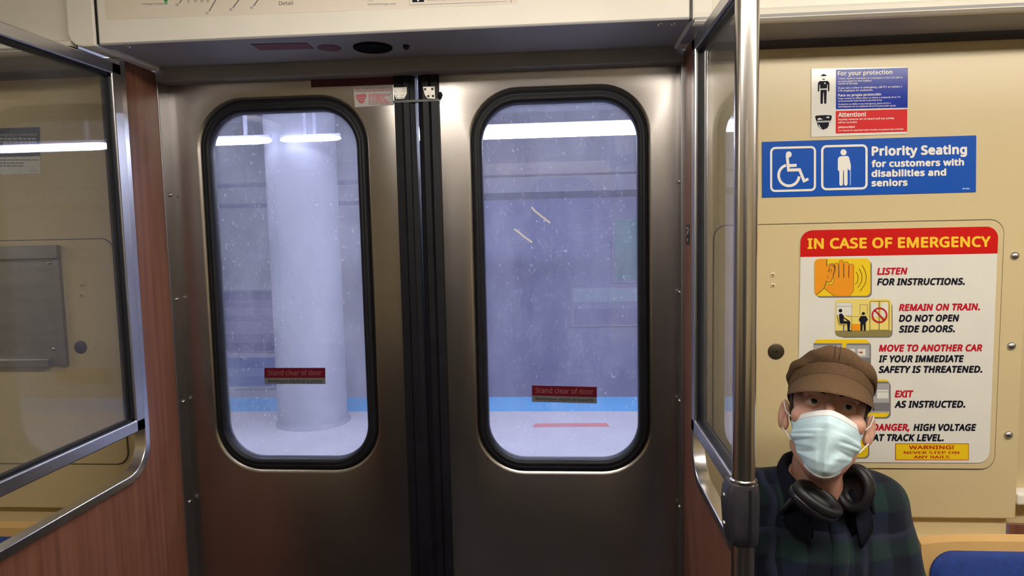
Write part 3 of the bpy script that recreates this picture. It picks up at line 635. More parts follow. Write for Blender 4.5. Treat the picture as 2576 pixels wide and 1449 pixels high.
P.disc(1905, 372, 66, WHITEI, 1); P.poly([(1835, 458), (1990, 450), (2022, 475), (2060, 640), (2062, 720), (2040, 762), (2008, 750), (2000, 690), (1990, 780), (1992, 1060), (1970, 1090), (1930, 1090), (1915, 1060), (1912, 765), (1895, 765), (1890, 1065), (1870, 1092), (1832, 1092), (1815, 1065), (1812, 780), (1780, 755), (1782, 520), (1800, 478)], WHITEI, 2)
P.stroke([(2054, 745), (2052, 1082)], 18, BLUEI, 1); P.done('cane_symbol', ps)
P.text('Priority Seating', 2192.5, 392.3, 2432.5, 24, WHITEI, 1, -4.5, 0.045); P.done('heading_letters', ps)
P.text('for customers with', 2192, 421, 2425, 17.5, WHITEI, 1, -4.5, 0.045); P.done('lettering', ps); P.text('disabilities and', 2192, 445.5, 2380, 17.5, WHITEI, 1, -3.5, 0.045); P.done('lettering', ps); P.text('seniors', 2192, 469.3, 2283, 17.5, WHITEI, 1, -1.8, 0.045); P.done('lettering', ps); P.bars(2421, 473, 2440, 476, BLUEI, 1); P.done('form_number', ps)

# small protection notice above it
pn = thing('protection_notice', at(2160, 255, SY2), 'glossy white notice with blue and red fields, above the priority sign', 'notice')
quad_board('notice_sheet', pn, [(2041.4, 172.8), (2283.6, 169), (2282, 337), (2040.7, 344.6)], SY2, 0.0012, GLOSSW)
P = Print(SY2)
P.poly([(2102.8, 175.5), (2284, 170), (2283, 271), (2102.8, 275)], NAVYV); P.text('For your protection', 2107, 190.5, 2244.5, 10.5, WHITEI, 2, -4, 0.03)
small = dict(m=WHITEI, lay=2, bold=0.02)
P.text('Crimes against customers or employees of the CTA will be', 2108, 200, 2270, 4.4, WHITEI, 2, -3, .02); P.text('prosecuted to the fullest', 2108, 207, 2192, 4.4, WHITEI, 2, -2, .02); P.text('extent of the law.', 2108, 213, 2158, 4.4, WHITEI, 2, -1, .02)
P.done('small_print', pn); P.text('If you see a crime or emergency, call 911 or contact a', 2108, 224, 2269, 4.8, WHITEI, 2, -4, .02); P.text('CTA employee for assistance.', 2108, 231, 2196, 4.8, WHITEI, 2, -2.5, .02)
P.done('small_print', pn); P.text('Para su propia protección', 2108, 243.5, 2216, 7, WHITEI, 2, -3, .03); P.text('El que cometa un delito contra un cliente o empleado de la CTA', 2108, 250, 2265, 4, WHITEI, 2, -4, .02); P.text('será procesado hasta donde lo permita la ley.', 2108, 256.5, 2219, 4, WHITEI, 2, -3, .02)
P.text('Si usted ve un delito o una emergencia, llame al 911 o', 2108, 264.5, 2240, 4, WHITEI, 2, -3, .02); P.text('comuníquese con un empleado de la CTA para pedir ayuda.', 2108, 270.5, 2254, 4, WHITEI, 2, -3, .02)
P.done('blue_field', pn)
P.poly([(2102.4, 279.3), (2282.3, 274.5), (2281.8, 331.3), (2102.2, 336)], REDG); P.text('Attention!', 2108, 294.5, 2178, 11.5, WHITEI, 2, -1.5, 0.03)
P.text('Security cameras are on board and any activity', 2108, 303, 2249, 4.8, WHITEI, 2, -3.5, .02); P.text('will be recorded.', 2108, 310.5, 2156, 4.8, WHITEI, 2, -1, .02); P.text('¡Atención!', 2108, 323, 2150, 6, WHITEI, 2, -1, .03); P.text('Las cámaras de seguridad están a bordo y se grabará toda actividad.', 2108, 330.5, 2273, 4, WHITEI, 2, -4, .02)
P.done('red_field', pn)
P = Print(SY2, zm(2020, 150, 7.246))
P.poly([(320, 292), (375, 260), (435, 288), (420, 300), (335, 303)], BLACKI); P.poly([(340, 350), (410, 348), (380, 372)], BLACKI)
P.poly([(300, 392), (450, 388), (482, 425), (480, 575), (455, 585), (448, 450), (440, 450), (436, 525), (312, 530), (310, 455), (300, 455), (296, 580), (270, 585), (272, 430)], BLACKI); P.poly([(318, 552), (434, 548), (424, 800), (405, 805), (385, 800), (378, 600), (370, 600), (360, 800), (340, 808), (318, 800)], BLACKI); P.disc(398, 432, 14, WHITEV, 2)
P.done('guard_symbol', pn)
P.poly([(218, 1040), (240, 1020), (400, 1010), (520, 1015), (525, 1050), (510, 1110), (240, 1118)], BLACKI); P.poly([(262, 1080), (300, 1060), (360, 1090), (270, 1100)], WHITEV, 2); P.poly([(415, 1050), (470, 1035), (480, 1065), (440, 1065)], WHITEV, 2); P.poly([(235, 1118), (505, 1110), (500, 1140), (245, 1150)], GREYL, 2)
P.poly([(255, 1150), (475, 1142), (470, 1200), (440, 1250), (370, 1278), (310, 1255), (270, 1210)], BLACKI); P.stroke([(285, 1185), (300, 1225), (330, 1255)], 16, WHITEV, 2); P.done('camera_symbol', pn)

# route map card in the header, advert card in the right cove
HY = -0.3006
rm = thing('route_map', at(780, 10, HY), 'white route map card set into the door header', 'map')
PAPER = mat('map_paper', (0.78, 0.70, 0.60), 0.4, 0, 5, 0.04)
qa = [at(*p, HY) for p in ((266, 50), (800, 30), (1300, 9.5))]
b = MB(); b.prism([(qa[0].x, qa[0].z), (qa[1].x, qa[1].z), (qa[2].x, qa[2].z), (qa[2].x, 2.20), (qa[0].x, 2.20)], 1, HY, HY + 0.0012, PAPER); b.build('map_sheet', rm)
P = Print(HY); MG = mat('map_grey', (0.14, 0.13, 0.13), 0.5)
P.text('Detail', 702, 13.5, 737, 10, MG, 1, -1, 0.006); P.done('lettering', rm); P.text('transitchicago.com', 925, 13.5, 995, 5.5, MG, 1, -1.5, .01); P.text('Online', 925, 4, 940, 3.2, GREYL, 1, -.5, .01); P.done('lettering', rm)
P.text('Cottage Grove', 357, 12.6, 411, 5, MG, 1, -1, .012); P.done('lettering', rm)
P.poly([(412, -6), (420, -6), (423, 11), (415, 12)], GREENI); P.stroke([(417, 5), (421, 5), (422, 11), (418, 11)], 1.2, WHITEI, 2, True); P.done('line_drawing', rm)
for (xa_, ya_, xb_, yb_) in ((526, 29, 544, -2), (586, 20, 602, -2), (638, 15, 652, -4), (451, 8, 458, -2)): P.stroke([(xa_, ya_), (xb_, yb_)], 3.0, GREYI, 1); P.disc(xa_ - 5, ya_ + 4, 4, GREYW, 1); P.done('station_mark', rm)
for xa_ in (474, 492, 508, 523): P.disc(xa_, 3, 4, GREYW, 1)
P.done('station_dots', rm)
P.stroke([(1029, -3), (1030, 13), (1276, 3.5), (1276, -6)], 1.2, GREYL, 1); P.poly([(1037, -4), (1066.5, -5), (1067, 5), (1037.5, 6)], BLACKI); P.disc(1052, 1.5, 2.5, WHITEI, 2)
P.text('Station temporarily closed', 1074, 2.6, 1165, 4.5, GREYL, 1, -2, .01); P.stroke([(1285, -4), (1285.5, 7)], 1.6, GREYI, 1); P.done('key_box', rm)
AY = -0.2765
ad = thing('advert_card', at(2200, 5, AY), 'pale advertising card in the cove at the top right', 'card')
b = MB(); b.box(0.70, 1.55, AY, AY + 0.002, 2.063, 2.21, mat('card_paper', (0.66, 0.68, 0.66), 0.4, 0, 5, 0.05)); b.build('card_sheet', ad)
P = Print(AY); P.text('Department of', 1906, 9.5, 1936, 3.6, GREYL, 1, -.8, .01); P.text('Family', 1906, 15, 1924, 3.6, GREYL, 1, -.4, .01); P.rect(1906, -6, 1911, 2, GREYI, 1); P.rect(1914, -6, 1918, 2, GREYI, 1); P.rect(1922, -6, 1926, 2, GREYI, 1); P.done('print', ad)

# ------------------------------------------------------------------ seats
def seat(cx, label):
    t = thing('transit_seat', (cx, -0.3, 0.0), label, 'seat', 'moulded seats along the wall'); hw = 0.222
    # tan shell: back and pan in one, seen as an arched rim
    prof = [(-0.125, 0.44), (-0.140, 0.812), (-0.150, 0.844), (-0.166, 0.858), (-0.184, 0.848), (-0.190, 0.812), (-0.215, 0.50), (-0.55, 0.455), (-0.575, 0.44), (-0.57, 0.41), (-0.2, 0.40)]
    b = MB(); rg = []
    for k in range(13):
        u = -1 + k/6; drop = 0.010*abs(u)**4
        rg.append([(cx + u*hw, y, z - (drop if z > 0.6 else 0)) for y, z in prof])
    b.rings(rg, TAN, True, True, True); b.build('shell', t, smooth=True)
    b = MB(); o = rrect(cx - hw + 0.016, cx + hw - 0.016, 0.505, 0.826, [0.03, 0.03, 0.055, 0.055], 8); i_ = rrect(cx - hw + 0.028, cx + hw - 0.028, 0.517, 0.814, [0.02, 0.02, 0.045, 0.045], 8)
    def Yb(z): return -0.190 - (0.80 - z)*0.0833
    b.rings([[(p[0], Yb(p[1]) + 0.004, p[1]) for p in o], [(p[0], Yb(p[1]) - 0.006, p[1]) for p in o], [(p[0], Yb(p[1]) - 0.013, p[1]) for p in i_]], BLUECUSH, True, False, True); tag(b.build('back_cushion', t, smooth=True), 'blue upholstered back insert')
    b = MB(); o = rrect(cx - hw + 0.016, cx + hw - 0.016, -0.55, -0.23, 0.03, 6); i_ = rrect(cx - hw + 0.03, cx + hw - 0.03, -0.535, -0.245, 0.02, 6)
    b.rings([[(p[0], p[1], 0.44) for p in o], [(p[0], p[1], 0.490) for p in o], [(p[0], p[1], 0.500) for p in i_]], BLUECUSH, True, True, True); b.build('seat_cushion', t, smooth=True)
    b = MB(); b.box(cx - 0.19, cx + 0.19, -0.50, -0.13, 0.0, 0.41, ALU); b.build('seat_base', t, bevel=0.01)
seat(0.985, 'moulded seat the man is sitting on')
seat(1.432, 'empty blue seat with tan rim beside the seated man')
seat(-1.000, 'blue seat with tan rim behind the left windscreen')
seat(-1.452, 'further blue seat at the left edge of view')

# ================================================================== PLATFORM outside the doors
FLOORP = mat('platform_concrete', (0.52, 0.50, 0.55), 0.6, 0, 3.0, 0.12)
TACT = mat('tactile_blue', (0.06, 0.36, 0.72), 0.55, 0, 14, 0.12)
TWALL = mat('tunnel_wall_paint', (0.29, 0.29, 0.55), 0.6, 0, 0.9, 0.22, (0.25, 1, 1.4))
TWALLU = mat('tunnel_wall_upper', (0.44, 0.43, 0.58), 0.6, 0, 0.9, 0.14, (0.25, 1, 1.4))
DARKP = mat('dark_ledge_paint', (0.09, 0.09, 0.20), 0.6)
LAV = mat('pale_lavender_paint', (0.50, 0.51, 0.66), 0.5, 0, 2.0, 0.08, (1, 1, 0.3))
b = MB(); b.box(-9, 9, 0.16, 4.06, -0.25, 0.0, FLOORP); tag(b.build('platform_floor'), 'pale concrete platform floor outside the door windows', 'platform', kind='structure')
b = MB(); b.box(-9, 9, 4.06, 4.56, -0.25, 0.004, TACT); tag(b.build('platform_edge_strip'), 'light blue tactile strip along the far platform edge', 'platform edge', kind='structure')
b = MB(); b.box(-9, 9, 4.50, 4.56, -1.2, -0.25, FLOORP); b.box(-9, 9, 4.56, 8.05, -1.3, -1.2, DARKP); tag(b.build('track_bed'), 'dark track bed between platform and tunnel wall', 'track bed', kind='structure')
tw = thing('wall_tunnel', (0, 8.0, 0), 'purple blue tunnel wall across the tracks', 'wall', kind='structure')
b = MB(); b.box(-1.7, 12, 8.0, 8.15, -1.3, 2.02, TWALL); b.build('lower_wall', tw)
b = MB(); b.box(-12, -1.7, 8.0, 8.15, -1.3, 4.2, mat('pale_tunnel_tile', (0.62, 0.62, 0.74), 0.5, 0, 2.0, 0.08)); b.build('pale_wall', tw)
b = MB(); b.box(-1.7, 12, 7.99, 8.15, 2.02, 2.12, DARKP); b.build('wall_ledge', tw)
b = MB(); b.box(-1.7, 12, 8.0, 8.15, 2.12, 2.34, TWALLU); b.build('frieze', tw)
b = MB(); b.box(-1.7, 12, 7.97, 8.15, 2.34, 2.37, DARKP); b.build('wall_ledge', tw)
b = MB(); b.box(-1.7, 12, 8.0, 8.15, 2.37, 4.2, TWALLU); b.build('upper_wall', tw)
b = MB(); b.box(-12, -1.7, 7.98, 8.0, 2.00, 2.06, TWALL); b.box(-12, -1.7, 7.98, 8.0, 2.30, 2.36, TWALL); b.build('pale_wall_courses', tw)
b = MB(); b.box(-9, 9, 0.3, 6.55, 3.0, 3.1, mat('platform_ceiling_paint', (0.80, 0.82, 0.88), 0.6, 0, 2, 0.08)); tag(b.build('ceiling_platform'), 'pale ceiling over the platform', 'ceiling', kind='structure')
PT = mat('platform_tube_and_fill', PLAT_TINT, 0.5, emit=PLAT_LIGHT)
PTD = mat('platform_tube_dim', PLAT_TINT, 0.5, emit=12.0)
def plat_light(xa, xb, h, label, m=None):
    t = thing('platform_light', ((xa + xb)/2, 3.4, 2.325), label, 'light', 'platform tube lights')
    b = MB(); r_ = h/2; n = 10
    rg = []
    for x, k in ((xa, 0.35), (xa + 0.03, 0.8), (xa + 0.12, 1), (xb - 0.12, 1), (xb - 0.03, 0.8), (xb, 0.35)):
        rg.append([(x, 3.4 + 0.04*k*math.cos(2*PI*i/16), 2.325 + r_*k*math.sin(2*PI*i/16)) for i in range(16)])
    b.rings(rg, m or PT, True, True, True); b.build('tube', t, smooth=True)
    b = MB(); b.box(xa, xb, 3.388, 3.412, 2.325 + r_*0.8, 2.325 + r_ + 0.02, LAV)
    for x in (xa + 0.2, xb - 0.2): b.box(x - 0.012, x + 0.012, 3.39, 3.41, 2.325 + r_, 3.0, LAV)
    b.build('fixture', t)
plat_light(-3.3, -1.877, 0.050, 'leftmost bright tube seen through the left door window', PTD)
plat_light(-1.80, -1.325, 0.036, 'short bright tube ending behind the left door window', PTD)
plat_light(-0.75, 1.45, 0.088, 'long bright tube across the right door window')
plat_light(1.80, 3.10, 0.060, 'tube light mirrored in the left windscreen glass')
for k in range(4):  # added row, out of view, to brighten the platform floor and column
    xa = -5.0 + k*2.6
    b = MB(); b.box(xa, xa + 2.0, 1.15, 1.27, 2.93, 2.995, PT); tag(b.build('platform_light'), 'added unseen fill light over the near platform floor, above the windows', 'light', 'added platform fill lights')
b = MB(); b.lathe((-1.78, 3.75, 0), (0, 0, 1), [(0.31, 0), (0.30, 0.02), (0.285, 0.04), (0.285, 3.0)], mat('column_paint', (0.30, 0.305, 0.37), 0.55, 0, 2.0, 0.06), 48)
tag(b.build('platform_column', None, smooth=True), 'round pale lavender column behind the left door window', 'column')
# boards on the tunnel wall
def board(name, xa, xb, za, zb, label, bands, rim):
    t = thing(name, ((xa + xb)/2, 7.97, (za + zb)/2), label, 'poster')
    b = MB(); b.box(xa, xb, 7.96, 8.0, za, zb, rim); b.build('frame', t)
    b = MB()
    for f0, f1, m in bands: b.box(xa + 0.04, xb - 0.04, 7.952, 7.961, za + (zb - za)*f0, za + (zb - za)*f1, m)
    b.build('printed_face', t)
PB1 = mat('poster_blue', (0.035, 0.14, 0.52), 0.5); PB2 = mat('poster_light_blue', (0.13, 0.25, 0.62), 0.5); PP1 = mat('poster_violet', (0.13, 0.11, 0.32), 0.5); PP2 = mat('poster_lilac', (0.30, 0.27, 0.48), 0.5); PP3 = mat('poster_grape', (0.20, 0.17, 0.40), 0.5)
PW = mat('poster_border', (0.50, 0.50, 0.66), 0.5); PG = mat('poster_green', (0.10, 0.26, 0.33), 0.5); PT2 = mat('poster_pale_teal', (0.33, 0.42, 0.56), 0.5)
board('track_poster', -7.4, -3.2, -0.72, -0.20, 'blue poster on the tunnel wall low in the left door window', [(0.10, 0.38, PB1), (0.38, 0.62, PB2), (0.62, 0.93, PB1)], PW)
board('track_poster', -7.4, -3.2, -0.16, 0.78, 'violet striped poster on the tunnel wall above the blue poster', [(0.03, 0.16, PP1), (0.16, 0.30, PP3), (0.30, 0.50, PP2), (0.50, 0.60, PP3), (0.60, 0.72, PP2), (0.72, 0.84, PP3), (0.84, 0.98, PP1)], PP2)
board('track_poster', 0.46, 3.4, 0.18, 0.76, 'pale teal striped board on the tunnel wall in the right door window', [(0.05, 0.45, PP3), (0.45, 0.62, TWALL), (0.62, 0.95, PT2)], PP2)
board('track_poster', 1.05, 3.4, 0.80, 1.75, 'green board on the tunnel wall at the right edge of the right door window', [(0.04, 0.96, PG)], TWALL)
b = MB(); b.prism([(0.10, 3.58), (0.72, 3.60), (0.70, 3.70), (0.12, 3.68)], 2, -0.002, 0.003, mat('floor_red', (0.55, 0.16, 0.16), 0.6)); tag(b.build('floor_marking'), 'small red mark on the platform floor low in the right door window', 'floor marking')

# ================================================================== PERSON
def surface_nets(fn, lo, hi, h):
    lo = np.array(lo, float); n = np.maximum(4, np.ceil((np.array(hi) - lo)/h).astype(int)) + 1
    ax = [lo[i] + h*np.arange(n[i]) for i in range(3)]
    Xg, Yg, Zg = np.meshgrid(*ax, indexing='ij')
    V = fn(np.stack([Xg, Yg, Zg], -1).reshape(-1, 3)).reshape(n)
    ins = V < 0; c = n - 1
    cnt = np.zeros(c); acc = np.zeros((*c, 3))
    cor = [(i, j, k) for i in (0, 1) for j in (0, 1) for k in (0, 1)]
    def sub(A, o): return A[o[0]:o[0] + c[0], o[1]:o[1] + c[1], o[2]:o[2] + c[2]]
    for a in cor:
        for d in range(3):
            if a[d] == 0:
                e = list(a); e[d] = 1; va, vb = sub(V, a), sub(V, e); cr = (va < 0) != (vb < 0)
                t = np.where(cr, va/np.where(cr, va - vb, 1), 0)
                for q in range(3): acc[..., q] += np.where(cr, a[q] + (t if q == d else 0), 0)
                cnt += cr
    act = cnt > 0; idx = -np.ones(c, int); idx[act] = np.arange(act.sum())
    ijk = np.argwhere(act); verts = lo + h*(ijk + acc[act]/cnt[act][:, None])
    F = []
    for d in range(3):
        u, w = (d + 1) % 3, (d + 2) % 3
        s0 = [slice(None)]*3; s1 = [slice(None)]*3; s0[d] = slice(0, n[d] - 1); s1[d] = slice(1, n[d])
        A, B = ins[tuple(s0)], ins[tuple(s1)]; E_ = np.argwhere(A != B)
        E_ = E_[(E_[:, u] > 0) & (E_[:, w] > 0) & (E_[:, u] < c[u]) & (E_[:, w] < c[w])]
        def ix(du, dw):
            q = E_.copy(); q[:, u] += du; q[:, w] += dw; return idx[q[:, 0], q[:, 1], q[:, 2]]
        Q = np.stack([ix(-1, -1), ix(0, -1), ix(0, 0), ix(-1, 0)], 1)
        fl = ~A[E_[:, 0], E_[:, 1], E_[:, 2]]; Q[fl] = Q[fl][:, ::-1]; F.append(Q)
    return verts, np.concatenate(F)
def smooth_verts(v, f, it=2, k=0.5):
    e = np.concatenate([f[:, [0, 1]], f[:, [1, 2]], f[:, [2, 3]], f[:, [3, 0]]])
    for _ in range(it):
        s_ = np.zeros_like(v); c_ = np.zeros(len(v))
        for a, b_ in ((0, 1), (1, 0)):
            np.add.at(s_, e[:, a], v[e[:, b_]]); np.add.at(c_, e[:, a], 1)
        v = v + k*(s_/np.maximum(c_, 1)[:, None] - v)
    return v
def np_obj(name, v, f, m, parent, smooth=True):
    me = bpy.data.meshes.new(name); me.from_pydata(v.tolist(), [], f.tolist()); me.materials.append(m)
    me.polygons.foreach_set('use_smooth', [smooth]*len(me.polygons))
    o = bpy.data.objects.new(name, me); COL.objects.link(o); o.parent = parent
    if parent.parent is None: o.matrix_parent_inverse = Matrix.Translation(-parent.location)
    return o
def ell(p, c, r):
    q = (p - np.array(c)); r = np.array(r); k0 = np.linalg.norm(q/r, axis=1); k1 = np.linalg.norm(q/(r*r), axis=1)
    return k0*(k0 - 1)/np.maximum(k1, 1e-9)
def capsule(p, a, b_, ra, rb=None):
    rb = ra if rb is None else rb; a = np.array(a, float); d = np.array(b_, float) - a; q = p - a
    t = np.clip(q @ d/max(d @ d, 1e-12), 0, 1); return np.linalg.norm(q - t[:, None]*d, axis=1) - (ra + (rb - ra)*t)
def smin(a, b_, k):
    h = np.clip(0.5 + 0.5*(b_ - a)/k, 0, 1); return b_ + (a - b_)*h - k*h*(1 - h)
def smax(a, b_, k): return -smin(-a, -b_, k)

man = thing('person', (0.90, -0.30, 0.0), 'seated man in brown cap, pale blue mask and dark plaid shirt, looking up', 'person')
# head frame: r = towards the right of the picture, f = where the face points, u = up
HC = np.array([0.907, -0.40, 1.200])
az, el, rl = math.radians(-17), math.radians(22), math.radians(7)
hf = np.array([math.sin(az)*math.cos(el), -math.cos(az)*math.cos(el), math.sin(el)])
hr = np.cross([0, 0, 1], hf)*-1; hr = np.array([-hf[1], hf[0], 0]); hr /= np.linalg.norm(hr)
hu = np.cross(hf, hr); hu *= np.sign(hu[2])
hr, hu = math.cos(rl)*hr - math.sin(rl)*hu, math.cos(rl)*hu + math.sin(rl)*hr
HR = np.stack([hr, hf, hu], 1)              # columns: local axes in the world
def H2W(p): return HC + np.asarray(p, float) @ HR.T
def W2H(p): return (np.asarray(p, float) - HC) @ HR
EYE = [(-0.0305, 0.0735, 0.020), (0.0305, 0.0735, 0.020)]
NB = W2H([0.908, -0.335, 0.985]); NT = np.array([0.0, -0.022, -0.045])
def head_sdf(p):
    m = p*np.array([1, 1, 1]); ab = np.abs(p[:, :1]); q = np.concatenate([ab, p[:, 1:]], 1)     # mirrored copy
    d = ell(p, (0, -0.014, 0.050), (0.0725, 0.092, 0.082))
    d = smin(d, ell(p, (0, 0.030, -0.020), (0.0570, 0.058, 0.090)), 0.03)
    d = smin(d, capsule(q, (0.042, 0.004, -0.060), (0.011, 0.067, -0.098), 0.017, 0.016), 0.03)
    d = smin(d, ell(p, (0, 0.070, -0.097), (0.020, 0.017, 0.018)), 0.02)
    d = smin(d, ell(q, (0.046, 0.056, -0.008), (0.021, 0.02, 0.018)), 0.02)
    d = smin(d, capsule(q, (0.010, 0.087, 0.040), (0.046, 0.073, 0.042), 0.010, 0.008), 0.014)
    d = smax(d, -ell(q, (0.031, 0.098, 0.019), (0.017, 0.018, 0.013)), 0.012)
    d = smin(d, ell(q, (0.0305, 0.0735, 0.020), (0.0148, 0.0148, 0.0145)), 0.003)
    d = smax(d, -ell(q, (0.0305, 0.091, 0.0195), (0.0148, 0.012, 0.0064)), 0.0015)
    d = smin(d, capsule(p, (0, 0.088, 0.030), (0, 0.110, -0.014), 0.0075, 0.0115), 0.012)
    d = smin(d, ell(q, (0.012, 0.100, -0.020), (0.008, 0.010, 0.007)), 0.008)
    d = smin(d, capsule(q, (0, 0.088, -0.056), (0.020, 0.082, -0.058), 0.006, 0.004), 0.008)
    # ears
    e = q - np.array([0.0770, -0.010, -0.002]); th = math.radians(28); ex = e[:, 0]*math.cos(th) + e[:, 1]*math.sin(th); ey = -e[:, 0]*math.sin(th) + e[:, 1]*math.cos(th)
    ee = np.stack([ex, ey, e[:, 2]], 1)
    ear = ell(ee, (0.002, -0.006, 0), (0.0062, 0.019, 0.031)); ear = smin(ear, ell(ee, (0.001, 0.004, -0.022), (0.006, 0.010, 0.012)), 0.006)
    ear = smax(ear, -ell(ee, (0.009, -0.003, 0.003), (0.007, 0.0105, 0.019)), 0.004)
    d = smin(d, ear, 0.006)
    d = smin(d, capsule(p, NT, NB, 0.051, 0.058), 0.03)
    d = smin(d, capsule(p, (0, 0.03, -0.10), W2H([0.912, -0.395, 1.03]), 0.020, 0.03), 0.035)
    return d
SHL, SHR = np.array([0.786, -0.325, 0.985]), np.array([1.035, -0.325, 0.985])
ELL_, ELR = np.array([0.774, -0.375, 0.72]), np.array([1.098, -0.375, 0.72])
WRL, WRR = np.array([0.850, -0.600, 0.670]), np.array([0.985, -0.600, 0.670])
def torso_sdf(p, o=0.0):
    d = ell(p, (0.915, -0.335, 0.86), (0.160 + o, 0.112 + o, 0.20 + o))
    d = smin(d, capsule(p, SHL, SHR, 0.050 + o, 0.050 + o), 0.05)
    d = smin(d, capsule(p, SHL + [0.05, -0.02, 0.045], SHR + [-0.05, -0.02, 0.045], 0.030 + o), 0.06)
    d = smin(d, ell(p, (0.915, -0.358, 0.68), (0.150 + o, 0.125 + o, 0.2 + o)), 0.06)
    d = smin(d, ell(p, (0.915, -0.34, 0.615), (0.16 + o, 0.12 + o, 0.095 + o)), 0.05)
    return d
def arms_sdf(p, o=0.0):
    d = None
    for s_, e_, w_ in ((SHL, ELL_, WRL), (SHR, ELR, WRR)):
        a = smin(capsule(p, s_, e_, 0.056 + o, 0.044 + o), capsule(p, e_, w_, 0.042 + o, 0.029 + o), 0.02); d = a if d is None else np.minimum(d, a)
    return d
def hand_sdf(p):
    d = None
    for s_, w_ in ((1, WRL), (-1, WRR)):
        k = w_ + np.array([0.022*s_, -0.085, -0.012])
        h = smin(capsule(p, w_, k, 0.027, 0.024), capsule(p, k + [0.024, 0.01, 0], k - [0.024, -0.01, 0], 0.017), 0.02)
        for i, ln in enumerate((0.060, 0.072, 0.067, 0.052)):
            a = k + np.array([(-0.030 + 0.020*i)*1.0, -0.004, 0.003]); m_ = a + np.array([0.004*s_, -ln*0.55, -0.004]); t_ = m_ + np.array([0.003*s_, -ln*0.40, -0.028])
            h = smin(h, smin(capsule(p, a, m_, 0.0095, 0.0088), capsule(p, m_, t_, 0.0088, 0.0075), 0.004), 0.006)
        tb = w_ + np.array([0.030*s_, -0.030, 0.0]); tm = tb + np.array([0.022*s_, -0.035, -0.006]); h = smin(h, smin(capsule(p, tb, tm, 0.013, 0.010), capsule(p, tm, tm + [0.004*s_, -0.032, -0.012], 0.010, 0.008), 0.004), 0.01)
        d = h if d is None else np.minimum(d, h)
    return d
HIP = [np.array([0.83, -0.34, 0.598]), np.array([1.0, -0.34, 0.598])]; KNE = [np.array([0.81, -0.76, 0.575]), np.array([1.05, -0.76, 0.575])]; ANK = [np.array([0.81, -0.78, 0.10]), np.array([1.05, -0.78, 0.10])]
def legs_sdf(p, o=0.0):
    d = None
    for a, b_, c_ in zip(HIP, KNE, ANK):
        l = smin(capsule(p, a, b_, 0.075 + o, 0.056 + o), capsule(p, b_, c_, 0.055 + o, 0.038 + o), 0.03); d = l if d is None else smin(d, l, 0.02)
    return d
SKIN = mat('skin', (0.60, 0.355, 0.27), 0.48, 0, 38.0, 0.13, (1, 1, 1), 0.12, sss=0.12, col2=(0.55, 0.27, 0.20))
# head and neck finely, the rest of the body coarser, in ONE mesh
v1, f1 = surface_nets(head_sdf, (-0.105, -0.125, -0.215), (0.105, 0.135, 0.15), 0.0021)
v1 = H2W(smooth_verts(v1, f1, 1, 0.4))
def body_sdf(p):
    d = smin(torso_sdf(p), arms_sdf(p), 0.03); d = smin(d, legs_sdf(p), 0.04)
    d = smin(d, capsule(p, (0.908, -0.335, 0.96), (0.908, -0.345, 1.045), 0.056, 0.052), 0.04)
    d = smin(d, hand_sdf(p), 0.012)
    for a in ANK: d = smin(d, capsule(p, a - [0, 0, 0.045], a + [0, -0.13, -0.065], 0.038, 0.030), 0.02)
    return d
v2, f2 = surface_nets(body_sdf, (0.64, -1.0, -0.02), (1.19, -0.13, 1.09), 0.0075)
v2 = smooth_verts(v2, f2, 1, 0.4)
np_obj('body', np.concatenate([v1, v2]), np.concatenate([f1, f2 + len(v1)]), SKIN, man)

EYEW = mat('eye_white', (0.62, 0.58, 0.56), 0.2); IRIS = mat('iris', (0.05, 0.055, 0.06), 0.1); PUP = mat('pupil', (0.004, 0.004, 0.004), 0.05)
for ex_, ey_, ez_ in EYE:
    gaze = (0.10, 1.0, 0.10); b = MB(); c = (ex_, ey_ - 0.0005, ez_); R_ = 0.0132
    pr = [(R_*math.sin(a), R_*math.cos(a)) for a in [PI - PI*k/20 for k in range(21)]]
    cuts = [p_ for p_ in pr]
    b.lathe((0, 0, 0), gaze, [p_ for p_ in cuts if p_[1] <= 0.0116], EYEW, 24); b2 = [(0.0060, 0.0117), (0.0056, 0.0122), (0.0028, 0.0129)]; b.lathe((0, 0, 0), gaze, b2, IRIS, 24); b.lathe((0, 0, 0), gaze, [(0.0030, 0.0129), (0.0015, 0.01325), (0, 0.0133)], PUP, 16)
    b.v = [tuple(H2W(np.array(q) + np.array(c))) for q in b.v]; b.build('eye', man, smooth='all')
HAIRM = mat('short_brown_hair', (0.045, 0.028, 0.018), 0.7, 0, 160, 0.5, bump=0.4)
for s in (-1, 1):
    b = MB(); pts = [(s*x, y, z) for x, y, z in ((0.012, 0.0955, 0.037), (0.024, 0.0955, 0.0405), (0.038, 0.089, 0.0415), (0.050, 0.078, 0.036))]
    b.tube([H2W(q) for q in pts], [0.0015, 0.0024, 0.0022, 0.001], HAIRM, 8); b.build('eyebrow', man, smooth='all')
def hair_sdf(p):
    d = ell(p, (0, -0.014, 0.050), (0.0742, 0.0938, 0.084)); d = smin(d, ell(p, (0, 0.0, -0.0), (0.0685, 0.07, 0.08)), 0.02)
    d = smax(d, p[:, 1] - 0.022 + np.abs(p[:, 2] - 0.03)*0.25, 0.004); d = smax(d, -(p[:, 2] + 0.018 - np.clip(p[:, 1], -1, 0)*-0.35), 0.004)
    return np.maximum(d, p[:, 2] - 0.075)
v, f = surface_nets(hair_sdf, (-0.09, -0.12, -0.09), (0.09, 0.04, 0.09), 0.0035); np_obj('hair', H2W(v), f, HAIRM, man)

